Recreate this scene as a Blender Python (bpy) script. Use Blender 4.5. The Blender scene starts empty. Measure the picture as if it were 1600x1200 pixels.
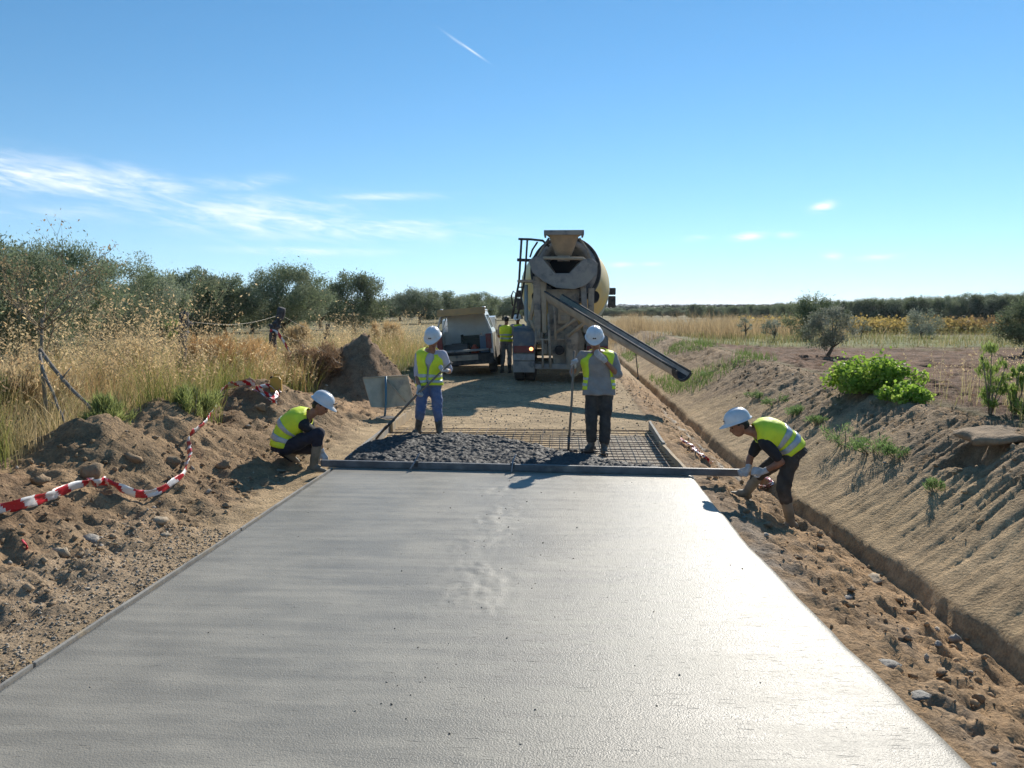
import bpy, bmesh, math, random
import numpy as np
from mathutils import Vector, Matrix, Euler
C = bpy.context
SC = C.scene
COL = SC.collection
R = math.radians
rng = np.random.default_rng(7)
random.seed(7)

# ------------------------------------------------------------------ camera, sky, sun, exposure
CAM_Z = 1.95
FPX = 1250.0
YAW, PITCH = R(3.42), R(5.48)
cam_d = bpy.data.cameras.new('camera')
cam = bpy.data.objects.new('camera', cam_d); COL.objects.link(cam)
cam.location = (0, 0, CAM_Z); cam.rotation_euler = (R(90) - PITCH, 0, YAW)
cam_d.sensor_width = 36.0; cam_d.lens = 36.0 * FPX / 1600.0
cam_d.clip_start = 0.05; cam_d.clip_end = 20000
SC.camera = cam
SUN_EL, SUN_AZ = R(31.0), R(20.0)          # azimuth measured from +Y towards +X
SKY_STRENGTH, SUN_STRENGTH, EXPOSURE = 0.15, 4.0, 0.57
SC.view_settings.view_transform = 'Standard'
SC.view_settings.look = 'None'
SC.view_settings.exposure = EXPOSURE
SC.view_settings.gamma = 1.0
SC.view_settings.use_curve_mapping = False
sun_d = bpy.data.lights.new('sun', 'SUN'); sun_d.energy = SUN_STRENGTH; sun_d.angle = R(0.5)
sun_d.color = (1.0, 0.93, 0.82)
sun = bpy.data.objects.new('sun', sun_d); COL.objects.link(sun)
SUNV = Vector((math.sin(SUN_AZ) * math.cos(SUN_EL), math.cos(SUN_AZ) * math.cos(SUN_EL), math.sin(SUN_EL)))
sun.rotation_euler = SUNV.to_track_quat('Z', 'Y').to_euler()
sun.location = (10, 30, 40)

class NT:
    """tiny node-tree helper"""
    def __init__(s, tree): s.t = tree; s.n = tree.nodes; s.l = tree.links
    def node(s, typ, **kw):
        n = s.n.new(typ)
        for k, v in kw.items(): setattr(n, k, v)
        return n
    def put(s, sock, v):
        if hasattr(v, 'is_linked'): s.l.new(v, sock)
        else: sock.default_value = v
    def m(s, op, a, b=0.0, c=None, clamp=False):
        n = s.node('ShaderNodeMath', operation=op, use_clamp=clamp)
        s.put(n.inputs[0], a); s.put(n.inputs[1], b)
        if c is not None: s.put(n.inputs[2], c)
        return n.outputs[0]
    def mix(s, f, a, b, blend='MIX'):
        n = s.node('ShaderNodeMix', data_type='RGBA', blend_type=blend)
        s.put(n.inputs[0], f); s.put(n.inputs[6], a); s.put(n.inputs[7], b)
        return n.outputs[2]
    def noise(s, vec, scale, detail=4.0, rough=0.55, dist=0.0):
        n = s.node('ShaderNodeTexNoise')
        if vec is not None: s.l.new(vec, n.inputs['Vector'])
        n.inputs['Scale'].default_value = scale; n.inputs['Detail'].default_value = detail
        n.inputs['Roughness'].default_value = rough; n.inputs['Distortion'].default_value = dist
        return n.outputs[0]
    def ramp(s, f, lo, hi, a=0.0, b=1.0):
        n = s.node('ShaderNodeMapRange', interpolation_type='SMOOTHSTEP')
        s.put(n.inputs[0], f)
        for i, v in enumerate((lo, hi, a, b)): n.inputs[1 + i].default_value = v
        return n.outputs[0]

def c4(c): return (c[0], c[1], c[2], 1.0)

# ---- sky
wd = bpy.data.worlds.new('World'); SC.world = wd; wd.use_nodes = True
w = NT(wd.node_tree); w.n.clear()
sky = w.node('ShaderNodeTexSky', sky_type='NISHITA')
sky.sun_disc = False; sky.sun_elevation = SUN_EL; sky.sun_rotation = SUN_AZ
sky.altitude = 100; sky.air_density = 1.0; sky.dust_density = 0.0; sky.ozone_density = 1.6
tc = w.node('ShaderNodeTexCoord'); sp = w.node('ShaderNodeSeparateXYZ'); w.l.new(tc.outputs['Generated'], sp.inputs[0])
az = w.m('ARCTAN2', sp.outputs[0], sp.outputs[1]); el = w.m('ARCSINE', sp.outputs[2])
def px_dir(px, py):
    return math.atan2(px - 875, FPX), math.atan2(480 - py, math.hypot(FPX, px - 875))
def blob(px, py, sx, sy, rot, amp):
    a0, e0 = px_dir(px, py); cr, sr = math.cos(R(rot)), math.sin(R(rot))
    da = w.m('SUBTRACT', az, a0); de = w.m('SUBTRACT', el, e0)
    u = w.m('ADD', w.m('MULTIPLY', da, cr * FPX / sx), w.m('MULTIPLY', de, sr * FPX / sx))
    v = w.m('ADD', w.m('MULTIPLY', da, -sr * FPX / sy), w.m('MULTIPLY', de, cr * FPX / sy))
    r2 = w.m('ADD', w.m('MULTIPLY', u, u), w.m('MULTIPLY', v, v))
    return w.m('MULTIPLY', w.m('EXPONENT', w.m('MULTIPLY', r2, -1.0)), amp)
cv = w.node('ShaderNodeCombineXYZ')
ca = math.cos(R(-8)); sa = math.sin(R(-8))
w.l.new(w.m('MULTIPLY', w.m('ADD', w.m('MULTIPLY', az, ca), w.m('MULTIPLY', el, sa)), 7.0), cv.inputs[0])
w.l.new(w.m('MULTIPLY', w.m('ADD', w.m('MULTIPLY', az, -sa), w.m('MULTIPLY', el, ca)), 38.0), cv.inputs[1])
n1 = w.noise(cv.outputs[0], 1.6, 7.0, 0.62, 0.6)
n2 = w.noise(cv.outputs[0], 5.0, 5.0, 0.6, 0.3)
streak = w.m('ADD', w.m('MULTIPLY', n1, 0.75), w.m('MULTIPLY', n2, 0.25))
big = None
for b in ((30, 270, 130, 22, -7, 1.0), (130, 285, 120, 20, -10, 1.0), (240, 285, 60, 14, -14, .9), (150, 297, 34, 9, -18, .9),
          (320, 285, 40, 8, 0, .5), (395, 287, 40, 9, 8, .62), (330, 335, 190, 26, -6, .62), (400, 325, 120, 18, 3, .72), (450, 350, 150, 20, -3, .9),
          (520, 357, 190, 13, -1, .95), (600, 352, 110, 7, 2, .8), (600, 309, 90, 5, 2, .6), (490, 392, 120, 6, 0, .6), (60, 330, 160, 10, 3, .35)):
    x = blob(*b); big = x if big is None else w.m('MAXIMUM', big, x)
cl = w.m('MULTIPLY', w.ramp(streak, 0.37, 0.70), big)
cl = w.m('ADD', cl, w.m('MULTIPLY', w.m('MULTIPLY', big, big), 0.12))
small = None
for b in ((1269, 329, 13, 6, 10, 1.0), (1160, 373, 20, 5, 5, .85), (1216, 371, 13, 4, 0, .5), (1287, 403, 10, 5, 0, .6), (1352, 405, 22, 4, 2, .45),
          (968, 415, 18, 4, 0, .5), (1016, 414, 16, 3, 0, .35), (1080, 375, 18, 4, 3, .3)):
    x = blob(*b); small = x if small is None else w.m('MAXIMUM', small, x)
cl = w.m('MAXIMUM', cl, w.m('MULTIPLY', small, w.ramp(n2, 0.25, 0.6)))
# contrail: short line that fades towards its upper end
tr = w.m('MAXIMUM', blob(738, 92, 20, 1.3, -31, .55), blob(718, 79, 22, 1.6, -31, .24))
cl = w.m('MAXIMUM', cl, tr)
cl = w.m('MINIMUM', cl, 0.78)
sv = w.node('ShaderNodeCombineXYZ')          # the sky is read a little above the true height so that the horizon stays pale blue, not yellow
w.l.new(sp.outputs[0], sv.inputs[0]); w.l.new(sp.outputs[1], sv.inputs[1])
w.l.new(w.m('ADD', w.m('MULTIPLY', w.m('MAXIMUM', sp.outputs[2], 0.0), 1.15), 0.11), sv.inputs[2])
w.l.new(sv.outputs[0], sky.inputs[0])
hsv = w.node('ShaderNodeHueSaturation'); hsv.inputs['Saturation'].default_value = 1.22; hsv.inputs['Value'].default_value = .69
w.l.new(sky.outputs[0], hsv.inputs['Color'])
tint = w.mix(1.0, hsv.outputs[0], (0.87, 1.05, 1.0, 1.0), 'MULTIPLY')
lowair = w.m('MULTIPLY', w.m('EXPONENT', w.m('MULTIPLY', w.m('MAXIMUM', el, 0.0), -12.0)), 0.36)
tint = w.mix(lowair, tint, (5.2, 5.75, 5.95, 1.0))
skyc = w.mix(cl, tint, (5.4, 5.6, 5.8, 1.0))
bgn = w.node('ShaderNodeBackground'); bgn.inputs[1].default_value = SKY_STRENGTH
w.l.new(skyc, bgn.inputs[0])
wo = w.node('ShaderNodeOutputWorld'); w.l.new(bgn.outputs[0], wo.inputs[0])

# ------------------------------------------------------------------ pixel helpers (used only to find real places on the ground)
cy, sy_, cp, sp_ = math.cos(YAW), math.sin(YAW), math.cos(PITCH), math.sin(PITCH)
RV = np.array((cy, sy_, 0.0)); FV = np.array((-sy_ * cp, cy * cp, -sp_)); UV = np.array((-sy_ * sp_, cy * sp_, cp))
EYE = np.array((0, 0, CAM_Z))
def ray(px, py): return FV + RV * (px - 800) / FPX + UV * (600 - py) / FPX
def at_z(px, py, z):
    d = ray(px, py); return EYE + d * ((z - CAM_Z) / d[2])
def at_y(px, py, Y):
    d = ray(px, py); return EYE + d * (Y / d[1])

# ------------------------------------------------------------------ numpy noise
def _hash(ix, iy, seed):
    h = (ix.astype(np.int64) * 374761393 + iy.astype(np.int64) * 668265263 + seed * 974711) & 0x7fffffff
    h = ((h ^ (h >> 13)) * 1274126177) & 0x7fffffff
    h = (h ^ (h >> 16)) & 0xffff
    return h / 65535.0
def vnoise(x, y, seed=0):
    x = np.asarray(x, float); y = np.asarray(y, float)
    x, y = x * .8 - y * .6, x * .6 + y * .8
    ix = np.floor(x); iy = np.floor(y); fx = x - ix; fy = y - iy
    u = fx * fx * fx * (fx * (fx * 6 - 15) + 10); v = fy * fy * fy * (fy * (fy * 6 - 15) + 10)
    a = _hash(ix, iy, seed); b = _hash(ix + 1, iy, seed); c = _hash(ix, iy + 1, seed); d = _hash(ix + 1, iy + 1, seed)
    return (a + (b - a) * u + (c - a) * v + (a - b - c + d) * u * v) * 2 - 1
def fbm(x, y, oct=4, seed=0, gain=.5, lac=2.03):
    s = 0; a = 1.0; t = 0
    for i in range(oct):
        s = s + a * vnoise(x, y, seed + i * 17); t += a; a *= gain; x = np.asarray(x) * lac; y = np.asarray(y) * lac
    return s / t
def billow(x, y, oct=4, seed=0):
    s = 0; a = 1.0; t = 0
    for i in range(oct):
        s = s + a * (1 - 2 * np.abs(vnoise(x, y, seed + i * 13))); t += a; a *= .5; x = np.asarray(x) * 2.1; y = np.asarray(y) * 2.1
    return s / t
def sst(a, b, x):
    t = np.clip((np.asarray(x, float) - a) / (b - a), 0, 1); return t * t * (3 - 2 * t)

# ------------------------------------------------------------------ object helpers
def tag(o, label=None, cat=None, group=None, kind=None):
    for k, v in (('label', label), ('category', cat), ('group', group), ('kind', kind)):
        if v: o[k] = v
    return o
def empty(name, loc, rz=0, label=None, cat=None, group=None, rot=None):
    o = bpy.data.objects.new(name, None); COL.objects.link(o); o.empty_display_size = .2
    o.location = loc; o.rotation_euler = rot if rot is not None else (0, 0, rz)
    return tag(o, label, cat, group)
def link(name, me, mat=None, parent=None, smooth=True):
    o = bpy.data.objects.new(name, me); COL.objects.link(o)
    if mat is not None:
        for mm in (mat if isinstance(mat, (list, tuple)) else [mat]): me.materials.append(mm)
    if parent is not None: o.parent = parent
    if smooth and len(me.polygons): me.polygons.foreach_set('use_smooth', np.ones(len(me.polygons), bool))
    return o
def np_mesh(name, V, F, col=None, matidx=None):
    """V (n,3); F (m,k) all tris or all quads, or a list of such arrays"""
    Fs = F if isinstance(F, list) else [F]
    Fs = [np.asarray(f, np.int32) for f in Fs if len(f)]
    me = bpy.data.meshes.new(name)
    V = np.asarray(V, np.float32)
    me.vertices.add(len(V)); me.vertices.foreach_set('co', V.ravel())
    li = np.concatenate([f.ravel() for f in Fs]); tot = np.concatenate([np.full(len(f), f.shape[1], np.int32) for f in Fs])
    st = np.concatenate(([0], np.cumsum(tot)[:-1])).astype(np.int32)
    me.loops.add(len(li)); me.loops.foreach_set('vertex_index', li)
    me.polygons.add(len(tot)); me.polygons.foreach_set('loop_start', st); me.polygons.foreach_set('loop_total', tot)
    if matidx is not None: me.polygons.foreach_set('material_index', np.asarray(matidx, np.int32))
    if col is not None:
        ca = me.color_attributes.new('Col', 'FLOAT_COLOR', 'POINT')
        cc = np.ones((len(V), 4), np.float32); cc[:, :3] = col
        ca.data.foreach_set('color', cc.ravel())
    me.update(calc_edges=True); me.validate()
    return me
def copy_tree(o, parent=None):
    c = o.copy(); COL.objects.link(c)
    if parent is not None: c.parent = parent
    for ch in list(o.children): copy_tree(ch, c)
    return c

def nrm(v):
    v = np.asarray(v, float); return v / (np.linalg.norm(v) + 1e-12)
class MB:
    """collects simple solids into one mesh"""
    def __init__(s): s.v = []; s.f = []; s.n = 0; s.mi = []; s.cur = 0
    def add(s, v, f):
        for q in f: s.f.append(tuple(i + s.n for i in q)); s.mi.append(s.cur)
        s.v.extend([tuple(map(float, p)) for p in v]); s.n = len(s.v); return s
    def box(s, x0, x1, y0, y1, z0, z1, M=None):
        v = [(x, y, z) for x in (x0, x1) for y in (y0, y1) for z in (z0, z1)]
        if M is not None: v = [tuple(M @ Vector(p)) for p in v]
        return s.add(v, [(0, 1, 3, 2), (4, 6, 7, 5), (0, 4, 5, 1), (2, 3, 7, 6), (0, 2, 6, 4), (1, 5, 7, 3)])
    def beam(s, a, b, wx, wz, up=(0, 0, 1), ext=0):
        a = np.array(a, float); b = np.array(b, float); d = nrm(b - a); a = a - d * ext; b = b + d * ext
        sd = np.cross(d, up); sd = nrm(sd) if np.linalg.norm(sd) > 1e-6 else np.array((1., 0, 0)); u = np.cross(sd, d)
        v = [p + sd * i * wx / 2 + u * j * wz / 2 for p in (a, b) for i, j in ((-1, -1), (1, -1), (1, 1), (-1, 1))]
        return s.add(v, [(3, 2, 1, 0), (4, 5, 6, 7), (0, 1, 5, 4), (1, 2, 6, 5), (2, 3, 7, 6), (3, 0, 4, 7)])
    def tube(s, pts, r, n=8, cap=True, flat=None):
        P = [np.array(p, float) for p in pts]; rr = r if hasattr(r, '__len__') else [r] * len(P)
        up = None; v = []; f = []
        for i, p in enumerate(P):
            d = nrm(P[min(i + 1, len(P) - 1)] - P[max(i - 1, 0)])
            if up is None:
                up = np.cross(d, (0.13, 0.31, 0.94)); up = nrm(up if np.linalg.norm(up) > 1e-3 else np.cross(d, (1, 0, 0)))
            up = nrm(up - d * np.dot(up, d)); sd = np.cross(d, up)
            for k in range(n):
                a = 2 * math.pi * k / n; v.append(p + (up * math.cos(a) + sd * math.sin(a)) * rr[i])
        for i in range(len(P) - 1):
            for k in range(n):
                f.append((i * n + k, i * n + (k + 1) % n, (i + 1) * n + (k + 1) % n, (i + 1) * n + k))
        if cap: f.append(tuple(range(n))[::-1]); f.append(tuple((len(P) - 1) * n + k for k in range(n)))
        return s.add(v, f)
    def prism(s, poly, fa, fb):
        """poly: list of 2-D points; fa/fb map a 2-D point to the front / back 3-D point"""
        n = len(poly); v = [fa(*p) for p in poly] + [fb(*p) for p in poly]
        f = [tuple(range(n)), tuple(range(2 * n - 1, n - 1, -1))] + [(i, i + n, (i + 1) % n + n, (i + 1) % n) for i in range(n)]
        return s.add(v, f)
    def lathe(s, prof, o, axis, n=32, close=False):
        """prof: (t along axis, radius)"""
        a = nrm(axis); u = np.cross(a, (0, 0, 1)); u = nrm(u if np.linalg.norm(u) > 1e-3 else np.array((1., 0, 0))); w_ = np.cross(a, u)
        o = np.array(o, float); v = []; f = []
        for t, r in prof:
            for k in range(n):
                an = 2 * math.pi * k / n; v.append(o + a * t + (u * math.cos(an) + w_ * math.sin(an)) * max(r, 1e-4))
        m = len(prof)
        for i in range(m - 1 + (1 if close else 0)):
            j = (i + 1) % m
            for k in range(n): f.append((i * n + k, i * n + (k + 1) % n, j * n + (k + 1) % n, j * n + k))
        return s.add(v, f)
    def ball(s, c, rad, n=12, m=8):
        c = np.array(c, float); rad = np.array(rad if hasattr(rad, '__len__') else (rad,) * 3, float); v = []; f = []
        for i in range(m + 1):
            th = math.pi * i / m
            for k in range(n):
                a = 2 * math.pi * k / n
                v.append(c + rad * np.array((max(math.sin(th), 1e-3) * math.cos(a), max(math.sin(th), 1e-3) * math.sin(a), math.cos(th))))
        for i in range(m):
            for k in range(n): f.append((i * n + k, (i + 1) * n + k, (i + 1) * n + (k + 1) % n, i * n + (k + 1) % n))
        return s.add(v, f)
    def build(s, name, mat, parent=None, smooth=False, bevel=0.0):
        me = bpy.data.meshes.new(name); me.from_pydata(s.v, [], s.f)
        if any(s.mi): me.polygons.foreach_set('material_index', s.mi)
        bm = bmesh.new(); bm.from_mesh(me); bmesh.ops.recalc_face_normals(bm, faces=bm.faces); bm.to_mesh(me); bm.free()
        o = link(name, me, mat, parent, smooth)
        if bevel > 0:
            b = o.modifiers.new('edge', 'BEVEL'); b.width = bevel; b.segments = 2; b.limit_method = 'ANGLE'; b.angle_limit = R(40)
        if smooth == 'auto':
            me.set_sharp_from_angle(angle=R(38))
        return o

# ------------------------------------------------------------------ materials
def mat(name, c1, c2=None, scale=6.0, rough=.7, metal=0.0, bump=0.0, bscale=None, detail=4.0, lo=.35, hi=.65, spec=.5, rough2=None, c3=None, s3=1.0, lo3=.5, hi3=.7, coat=0.0, transl=None):
    m = bpy.data.materials.new(name); m.use_nodes = True; t = NT(m.node_tree); p = t.n['Principled BSDF']
    p.inputs['Roughness'].default_value = rough; p.inputs['Metallic'].default_value = metal
    p.inputs['Specular IOR Level'].default_value = spec
    if coat: p.inputs['Coat Weight'].default_value = coat
    tc = t.node('ShaderNodeTexCoord'); vec = tc.outputs['Object']
    if c2 is None: p.inputs['Base Color'].default_value = c4(c1)
    else:
        f = t.ramp(t.noise(vec, scale, detail, .6), lo, hi); c = t.mix(f, c4(c1), c4(c2))
        if c3 is not None: c = t.mix(t.ramp(t.noise(vec, s3, 5, .65), lo3, hi3), c, c4(c3))
        t.l.new(c, p.inputs['Base Color'])
        if rough2 is not None: t.l.new(t.m('ADD', t.m('MULTIPLY', f, rough2 - rough), rough), p.inputs['Roughness'])
    if bump:
        b = t.node('ShaderNodeBump'); b.inputs['Distance'].default_value = bump; b.inputs['Strength'].default_value = 1.0
        t.l.new(t.noise(vec, bscale or scale * 3, 5, .6), b.inputs['Height']); t.l.new(b.outputs[0], p.inputs['Normal'])
    return m
def leaf_mat(name, transl=.35, rough=.55, spec=.3, var=.25):
    """colour from the per-leaf attribute, a little light passing through"""
    m = bpy.data.materials.new(name); m.use_nodes = True; t = NT(m.node_tree); p = t.n['Principled BSDF']; out = t.n['Material Output']
    a = t.node('ShaderNodeAttribute', attribute_name='Col'); oi = t.node('ShaderNodeObjectInfo')
    h = t.node('ShaderNodeHueSaturation'); t.l.new(a.outputs[0], h.inputs['Color'])
    t.l.new(t.m('ADD', t.m('MULTIPLY', oi.outputs['Random'], var), 1 - var / 2), h.inputs['Value'])
    t.l.new(h.outputs[0], p.inputs['Base Color'])
    p.inputs['Roughness'].default_value = rough; p.inputs['Specular IOR Level'].default_value = spec
    tr = t.node('ShaderNodeBsdfTranslucent'); t.l.new(h.outputs[0], tr.inputs[0])
    mx = t.node('ShaderNodeMixShader'); mx.inputs[0].default_value = transl
    t.l.new(p.outputs[0], mx.inputs[1]); t.l.new(tr.outputs[0], mx.inputs[2]); t.l.new(mx.outputs[0], out.inputs[0])
    return m
# ------------------------------------------------------------------ ground shape
def gx(y): return np.interp(y, [-5, 3, 5.4, 9.3, 13, 80], [3.35, 3.3, 3.15, 2.94, 2.72, 2.7]) + .05 * fbm(np.asarray(y, float) * 1.1, np.asarray(y, float) * 0 + 7, 3, 21)
def xr(y): return np.interp(y, [-6, 3.39, 4.0, 4.6, 5.54, 6.59, 9.56, 12, 40], [1.78, 1.77, 1.73, 1.67, 1.62, 1.57, 1.545, 1.60, 1.9])
def xl(y): return np.interp(y, [-6, 4.1, 5.24, 9.56, 12.5, 40], [-2.9, -2.87, -2.83, -2.75, -2.75, -3.0])
MOUNDS = [(-5.0, 5.9, .48, 1.2, 1.0), (-4.75, 8.05, .62, .95, .75), (-4.95, 9.75, .50, .95, .9), (-4.55, 12.5, .62, 1.25, 1.35), (-5.3, 3.8, .4, 1.2, 1.3),
          (-4.15, 10.9, .12, .7, .9), (-4.3, 6.9, .16, .7, .7), (-4.4, 14.6, .18, 1.0, .9)]
HEAP = (-4.30, 17.6, 1.46, 1.32, 1.40)
def zmacro(x, y):
    x = np.asarray(x, float); y = np.asarray(y, float)
    G = gx(y); XR = xr(y); XL = xl(y)
    z = np.full(np.broadcast(x, y).shape, -0.12)
    # right: strip, vertical cut, bank, berm, field
    t = np.clip((x - XR - .1) / (G - XR - .1), 0, 1)
    z = np.where(x > XR, -0.10 - 0.48 * t ** 1.1, z)
    u = x - G
    bank = np.clip((u - .05) / (4.8 - G), 0, 1)
    top = -0.41 + 1.05 * (bank - .03 * np.sin(2 * math.pi * bank))
    far = 1 - .55 * sst(35, 90, y)
    zb = np.where(u > 0, -0.58 + 0.16 * sst(0, .05 + .05 * (1 + fbm(x * 0 + 1, y * 2.3, 2, 23)), u) + (top + .41) * far, z)
    berm = -.16 * sst(4.75, 7.5, x)
    z = np.where(u > 0, zb + berm, z)
    z = z + np.clip(x - 28, 0, 80) * .013 * sst(25, 70, y)
    z = z - .10 * np.exp(-((x - 2.52) / .22) ** 2 - ((y - 8.83) / .22) ** 2)
    z = z - .24 * np.exp(-((x - 4.47) / .20) ** 2 - ((y - 8.72) / .30) ** 2)
    # left: shoulder, spoil, grass level
    v = XL - x
    z = z + np.where(v > 0, 0.40 * sst(.75, 2.7, v), 0)
    for mx, my, h, rx, ry in MOUNDS:
        d = np.sqrt(((x - mx) / rx) ** 2 + ((y - my) / ry) ** 2)
        z = z + h * np.exp(-(d ** 1.7) * 1.5)
    d = np.sqrt(((x - HEAP[0]) / HEAP[3]) ** 2 + ((y - HEAP[1]) / HEAP[4]) ** 2)
    z = z + HEAP[2] * (np.sqrt(np.clip(1.09 - d, 0, 2) ** 2 + .022) - .148) * (1 + .10 * fbm(x * 1.3, y * 1.3, 2, 91)) * sst(1.25, 1.0, d)
    # far relief: gentle hills at the horizon
    rr = np.hypot(x, y)
    z = z + sst(700, 2600, rr) * (5.5 + 4.5 * fbm(x / 900., y / 900., 2, 5)) + sst(120, 400, rr) * .25 * fbm(x / 90., y / 90., 2, 8)
    return z
def masks(x, y):
    G = gx(y); XR = xr(y); XL = xl(y); v = XL - x; u = x - G
    dug = sst(.25, .9, v) * sst(3.2, 2.3, v + .35 * fbm(x, y, 2, 31)) * sst(24, 20, y) * (x < 0)
    strip = ((x > XR) & (u <= .02)) * 1.0 * sst(30, 22, y)
    bank = ((u > .02) & (x < 5.2)) * 1.0 * sst(60, 40, y)
    field = sst(5.0, 5.6, x) * sst(34, 29, y)
    hd = np.sqrt(((x - HEAP[0]) / HEAP[3]) ** 2 + ((y - HEAP[1]) / HEAP[4]) ** 2)
    heap = sst(1.15, .95, hd)
    return dug, strip, bank, field, heap
def zg(x, y):
    x = np.asarray(x, float); y = np.asarray(y, float)
    z = zmacro(x, y); dug, strip, bank, field, heap = masks(x, y)
    n = np.minimum(1, 30 / np.maximum(np.hypot(x, y), 1))
    b1 = billow(x * 2.6, y * 2.6, 4, 3)
    f1 = fbm(x * 7.5, y * 7.5, 3, 9)
    f2 = fbm(x * 19, y * 19, 2, 19)
    z = z + np.maximum(dug, heap * .5) * (.078 * b1 + .050 * f1 + .028 * f2)
    z = z + heap * (.10 * fbm(x * 3 + y, y * 1.6, 3, 12) + .05 * b1)
    z = z + strip * sst(0, .25, x - xr(y)) * sst(0, .12, gx(y) - x) * (.058 * b1 + .052 * f1 + .030 * f2)
    up = x + .12 * y
    yy_ = y - .35 * (x - 3.0); stk = fbm(yy_ * 3.0, up * .5, 4, 44); stk2 = -np.abs(billow(yy_ * 6.5, up * .8, 3, 49))
    bf = sst(.0, .35, x - gx(y)); upb = sst(.35, .8, (x - gx(y)) / np.maximum(4.8 - gx(y), .5) + .25 * fbm(x * .7, y * .5, 2, 61))
    z = z + bank * bf * ((.020 * stk + .085 * stk2) * (.45 + .85 * upb) + .022 * upb * b1 + .011 * f2 * (.5 + upb) + .013 * f1 * (.5 + upb))
    z = z + field * (.06 * fbm(x * 1.1, y * 4.2, 3, 71) + .085 * billow(x * 2.2, y * 3.2, 3, 73) + .012 * f1)
    rest = (1 - np.clip(dug + strip + bank + field + heap, 0, 1)) * n
    z = z + rest * (.014 * fbm(x * 1.5, y * 1.5, 3, 80) + .006 * f1)
    inside = sst(.06, .0, np.maximum(x - xr(y), xl(y) - x)) * sst(13.3, 12.8, y)
    z = z * (1 - inside) + (-.125 + .006 * f1) * inside
    return z
def zg1(x, y): return float(zg(np.array([x]), np.array([y]))[0])
def hit(px, py, far=120):
    d = ray(px, py); t = np.geomspace(2.0, far, 2500)
    P = EYE + d[None, :] * t[:, None]
    below = np.nonzero(P[:, 2] < zg(P[:, 0], P[:, 1]))[0]
    i = below[0] if len(below) else len(t) - 1
    return P[i]

def axis_pts(segs):
    out = [segs[0][0]]
    for a, b, st in segs:
        n = max(1, int(round((b - a) / st))); out.extend(list(a + (b - a) * (np.arange(1, n + 1) / n)))
    return np.array(out)
gxs = np.concatenate((-np.geomspace(9000, 11, 44), axis_pts([(-10, -7.5, .14), (-7.5, -5.6, .05), (-5.6, 5.2, .034), (5.2, 7.5, .06), (7.5, 14, .15)]), np.geomspace(15, 9000, 46)))
gys = np.concatenate((-np.geomspace(3000, 9, 14), axis_pts([(-8, 3.0, .35), (3.0, 6, .03), (6, 10, .034), (10, 15, .05), (15, 22, .08), (22, 34, .15), (34, 60, .5)]), np.geomspace(62, 14000, 70)))
GXX, GYY = np.meshgrid(gxs, gys)
gz = zg(GXX, GYY)
def L(*c): return np.array(c, float)
def ground_col(x, y):
    dug, strip, bank, field, heap = masks(x, y)
    rr = np.hypot(x, y)
    col = np.zeros(x.shape + (3,)); e = lambda m: np.clip(m, 0, 1)[..., None]
    a = fbm(x * .8, y * .8, 3, 101); b = fbm(x * 3, y * 3, 3, 103); c = fbm(x * .15, y * .15, 3, 105)
    col[:] = L(.235, .20, .10) + a[..., None] * L(.05, .035, .02)                              # dry grass land
    road = ((x > xl(y) - 1.0) & (x < gx(y))) * sst(75, 50, y)
    col = col * (1 - e(road)) + L(.46, .335, .195) * e(road) * (1 + .10 * b[..., None])
    col = col * (1 - e(dug)) + (L(.345, .23, .132) + L(.08, .04, .02) * a[..., None]) * e(dug)
    col = col * (1 - e(strip)) + (L(.39, .255, .14) + L(.06, .03, .01) * a[..., None]) * e(strip)
    col = col * (1 - e(bank)) + (L(.46, .325, .18) + L(.05, .035, .025) * a[..., None]) * e(bank)
    ub = sst(.30, .75, (x - gx(y)) / np.maximum(4.8 - gx(y), .5) + .5 * fbm(x * .9, y * .6, 3, 171)) * bank
    col = col * (1 - e(ub) * .75) + L(.28, .195, .12) * e(ub) * .75
    col = col * (1 - e(field)) + (L(.175, .095, .054) + L(.05, .035, .025) * c[..., None]) * e(field)
    col = col * (1 - e(heap)) + L(.31, .205, .125) * e(heap)
    gs = sst(5.5, 7, x) * sst(28, 32, y + 2 * a) * sst(46, 42, y)                              # green strip beyond the ploughed field
    col = col * (1 - e(gs)) + (L(.19, .20, .07) + L(.05, .02, .01) * a[..., None]) * e(gs)
    # grey cement slurry spilt beside the right edge of the slab, gravel beside the left edge
    dr = x - xr(y); sl = sst(.75, .15, dr + .45 * b) * (dr > -.05) * sst(13, 9, y) * sst(-.25, .25, a + .35 * b)
    sl = sl * sst(8.5, 5.5, y) + .35 * sl
    col = col * (1 - e(sl) * .8) + L(.27, .265, .245) * e(sl) * .8
    dl = xl(y) - x; gv = sst(.12, .3, dl) * sst(1.5, .8, dl + .5 * b) * sst(8.2, 5.5, y) * (dl > 0)
    col = col * (1 - e(gv) * .7) + L(.40, .30, .20) * e(gv) * .7
    lm = np.exp(-((x - gx(y) + .42 + .10 * fbm(y * 1.1, y * 0, 2, 160)) / .07) ** 2) * sst(9.8, 11, y) * sst(19, 16, y) * sst(-.15, .15, fbm(x * 4, y * 2.2, 2, 161))
    col = col * (1 - e(lm)) + L(.62, .57, .48) * e(lm)
    rb = sst(9.2, 9.5, y) * sst(13.1, 12.6, y + .4 * b) * sst(-.4, .5, x + .5 * a) * (x < xr(y))
    col = col * (1 - e(rb) * .7) + L(.50, .46, .40) * e(rb) * .7
    dk = sst(.12, .4, fbm(x * .9, y * .9, 2, 140)) * dug * sst(9.5, 7, y)
    col = col * (1 - e(dk) * .55) + L(.22, .14, .085) * e(dk) * .55
    wood = sst(180, 420, rr) * sst(-.35, .1, fbm(x / 160., y / 160., 3, 120))
    col = col * (1 - e(wood)) + (L(.055, .07, .038) + L(.015, .015, .01) * c[..., None]) * e(wood)
    return np.clip(col, .02, .8)
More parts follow.
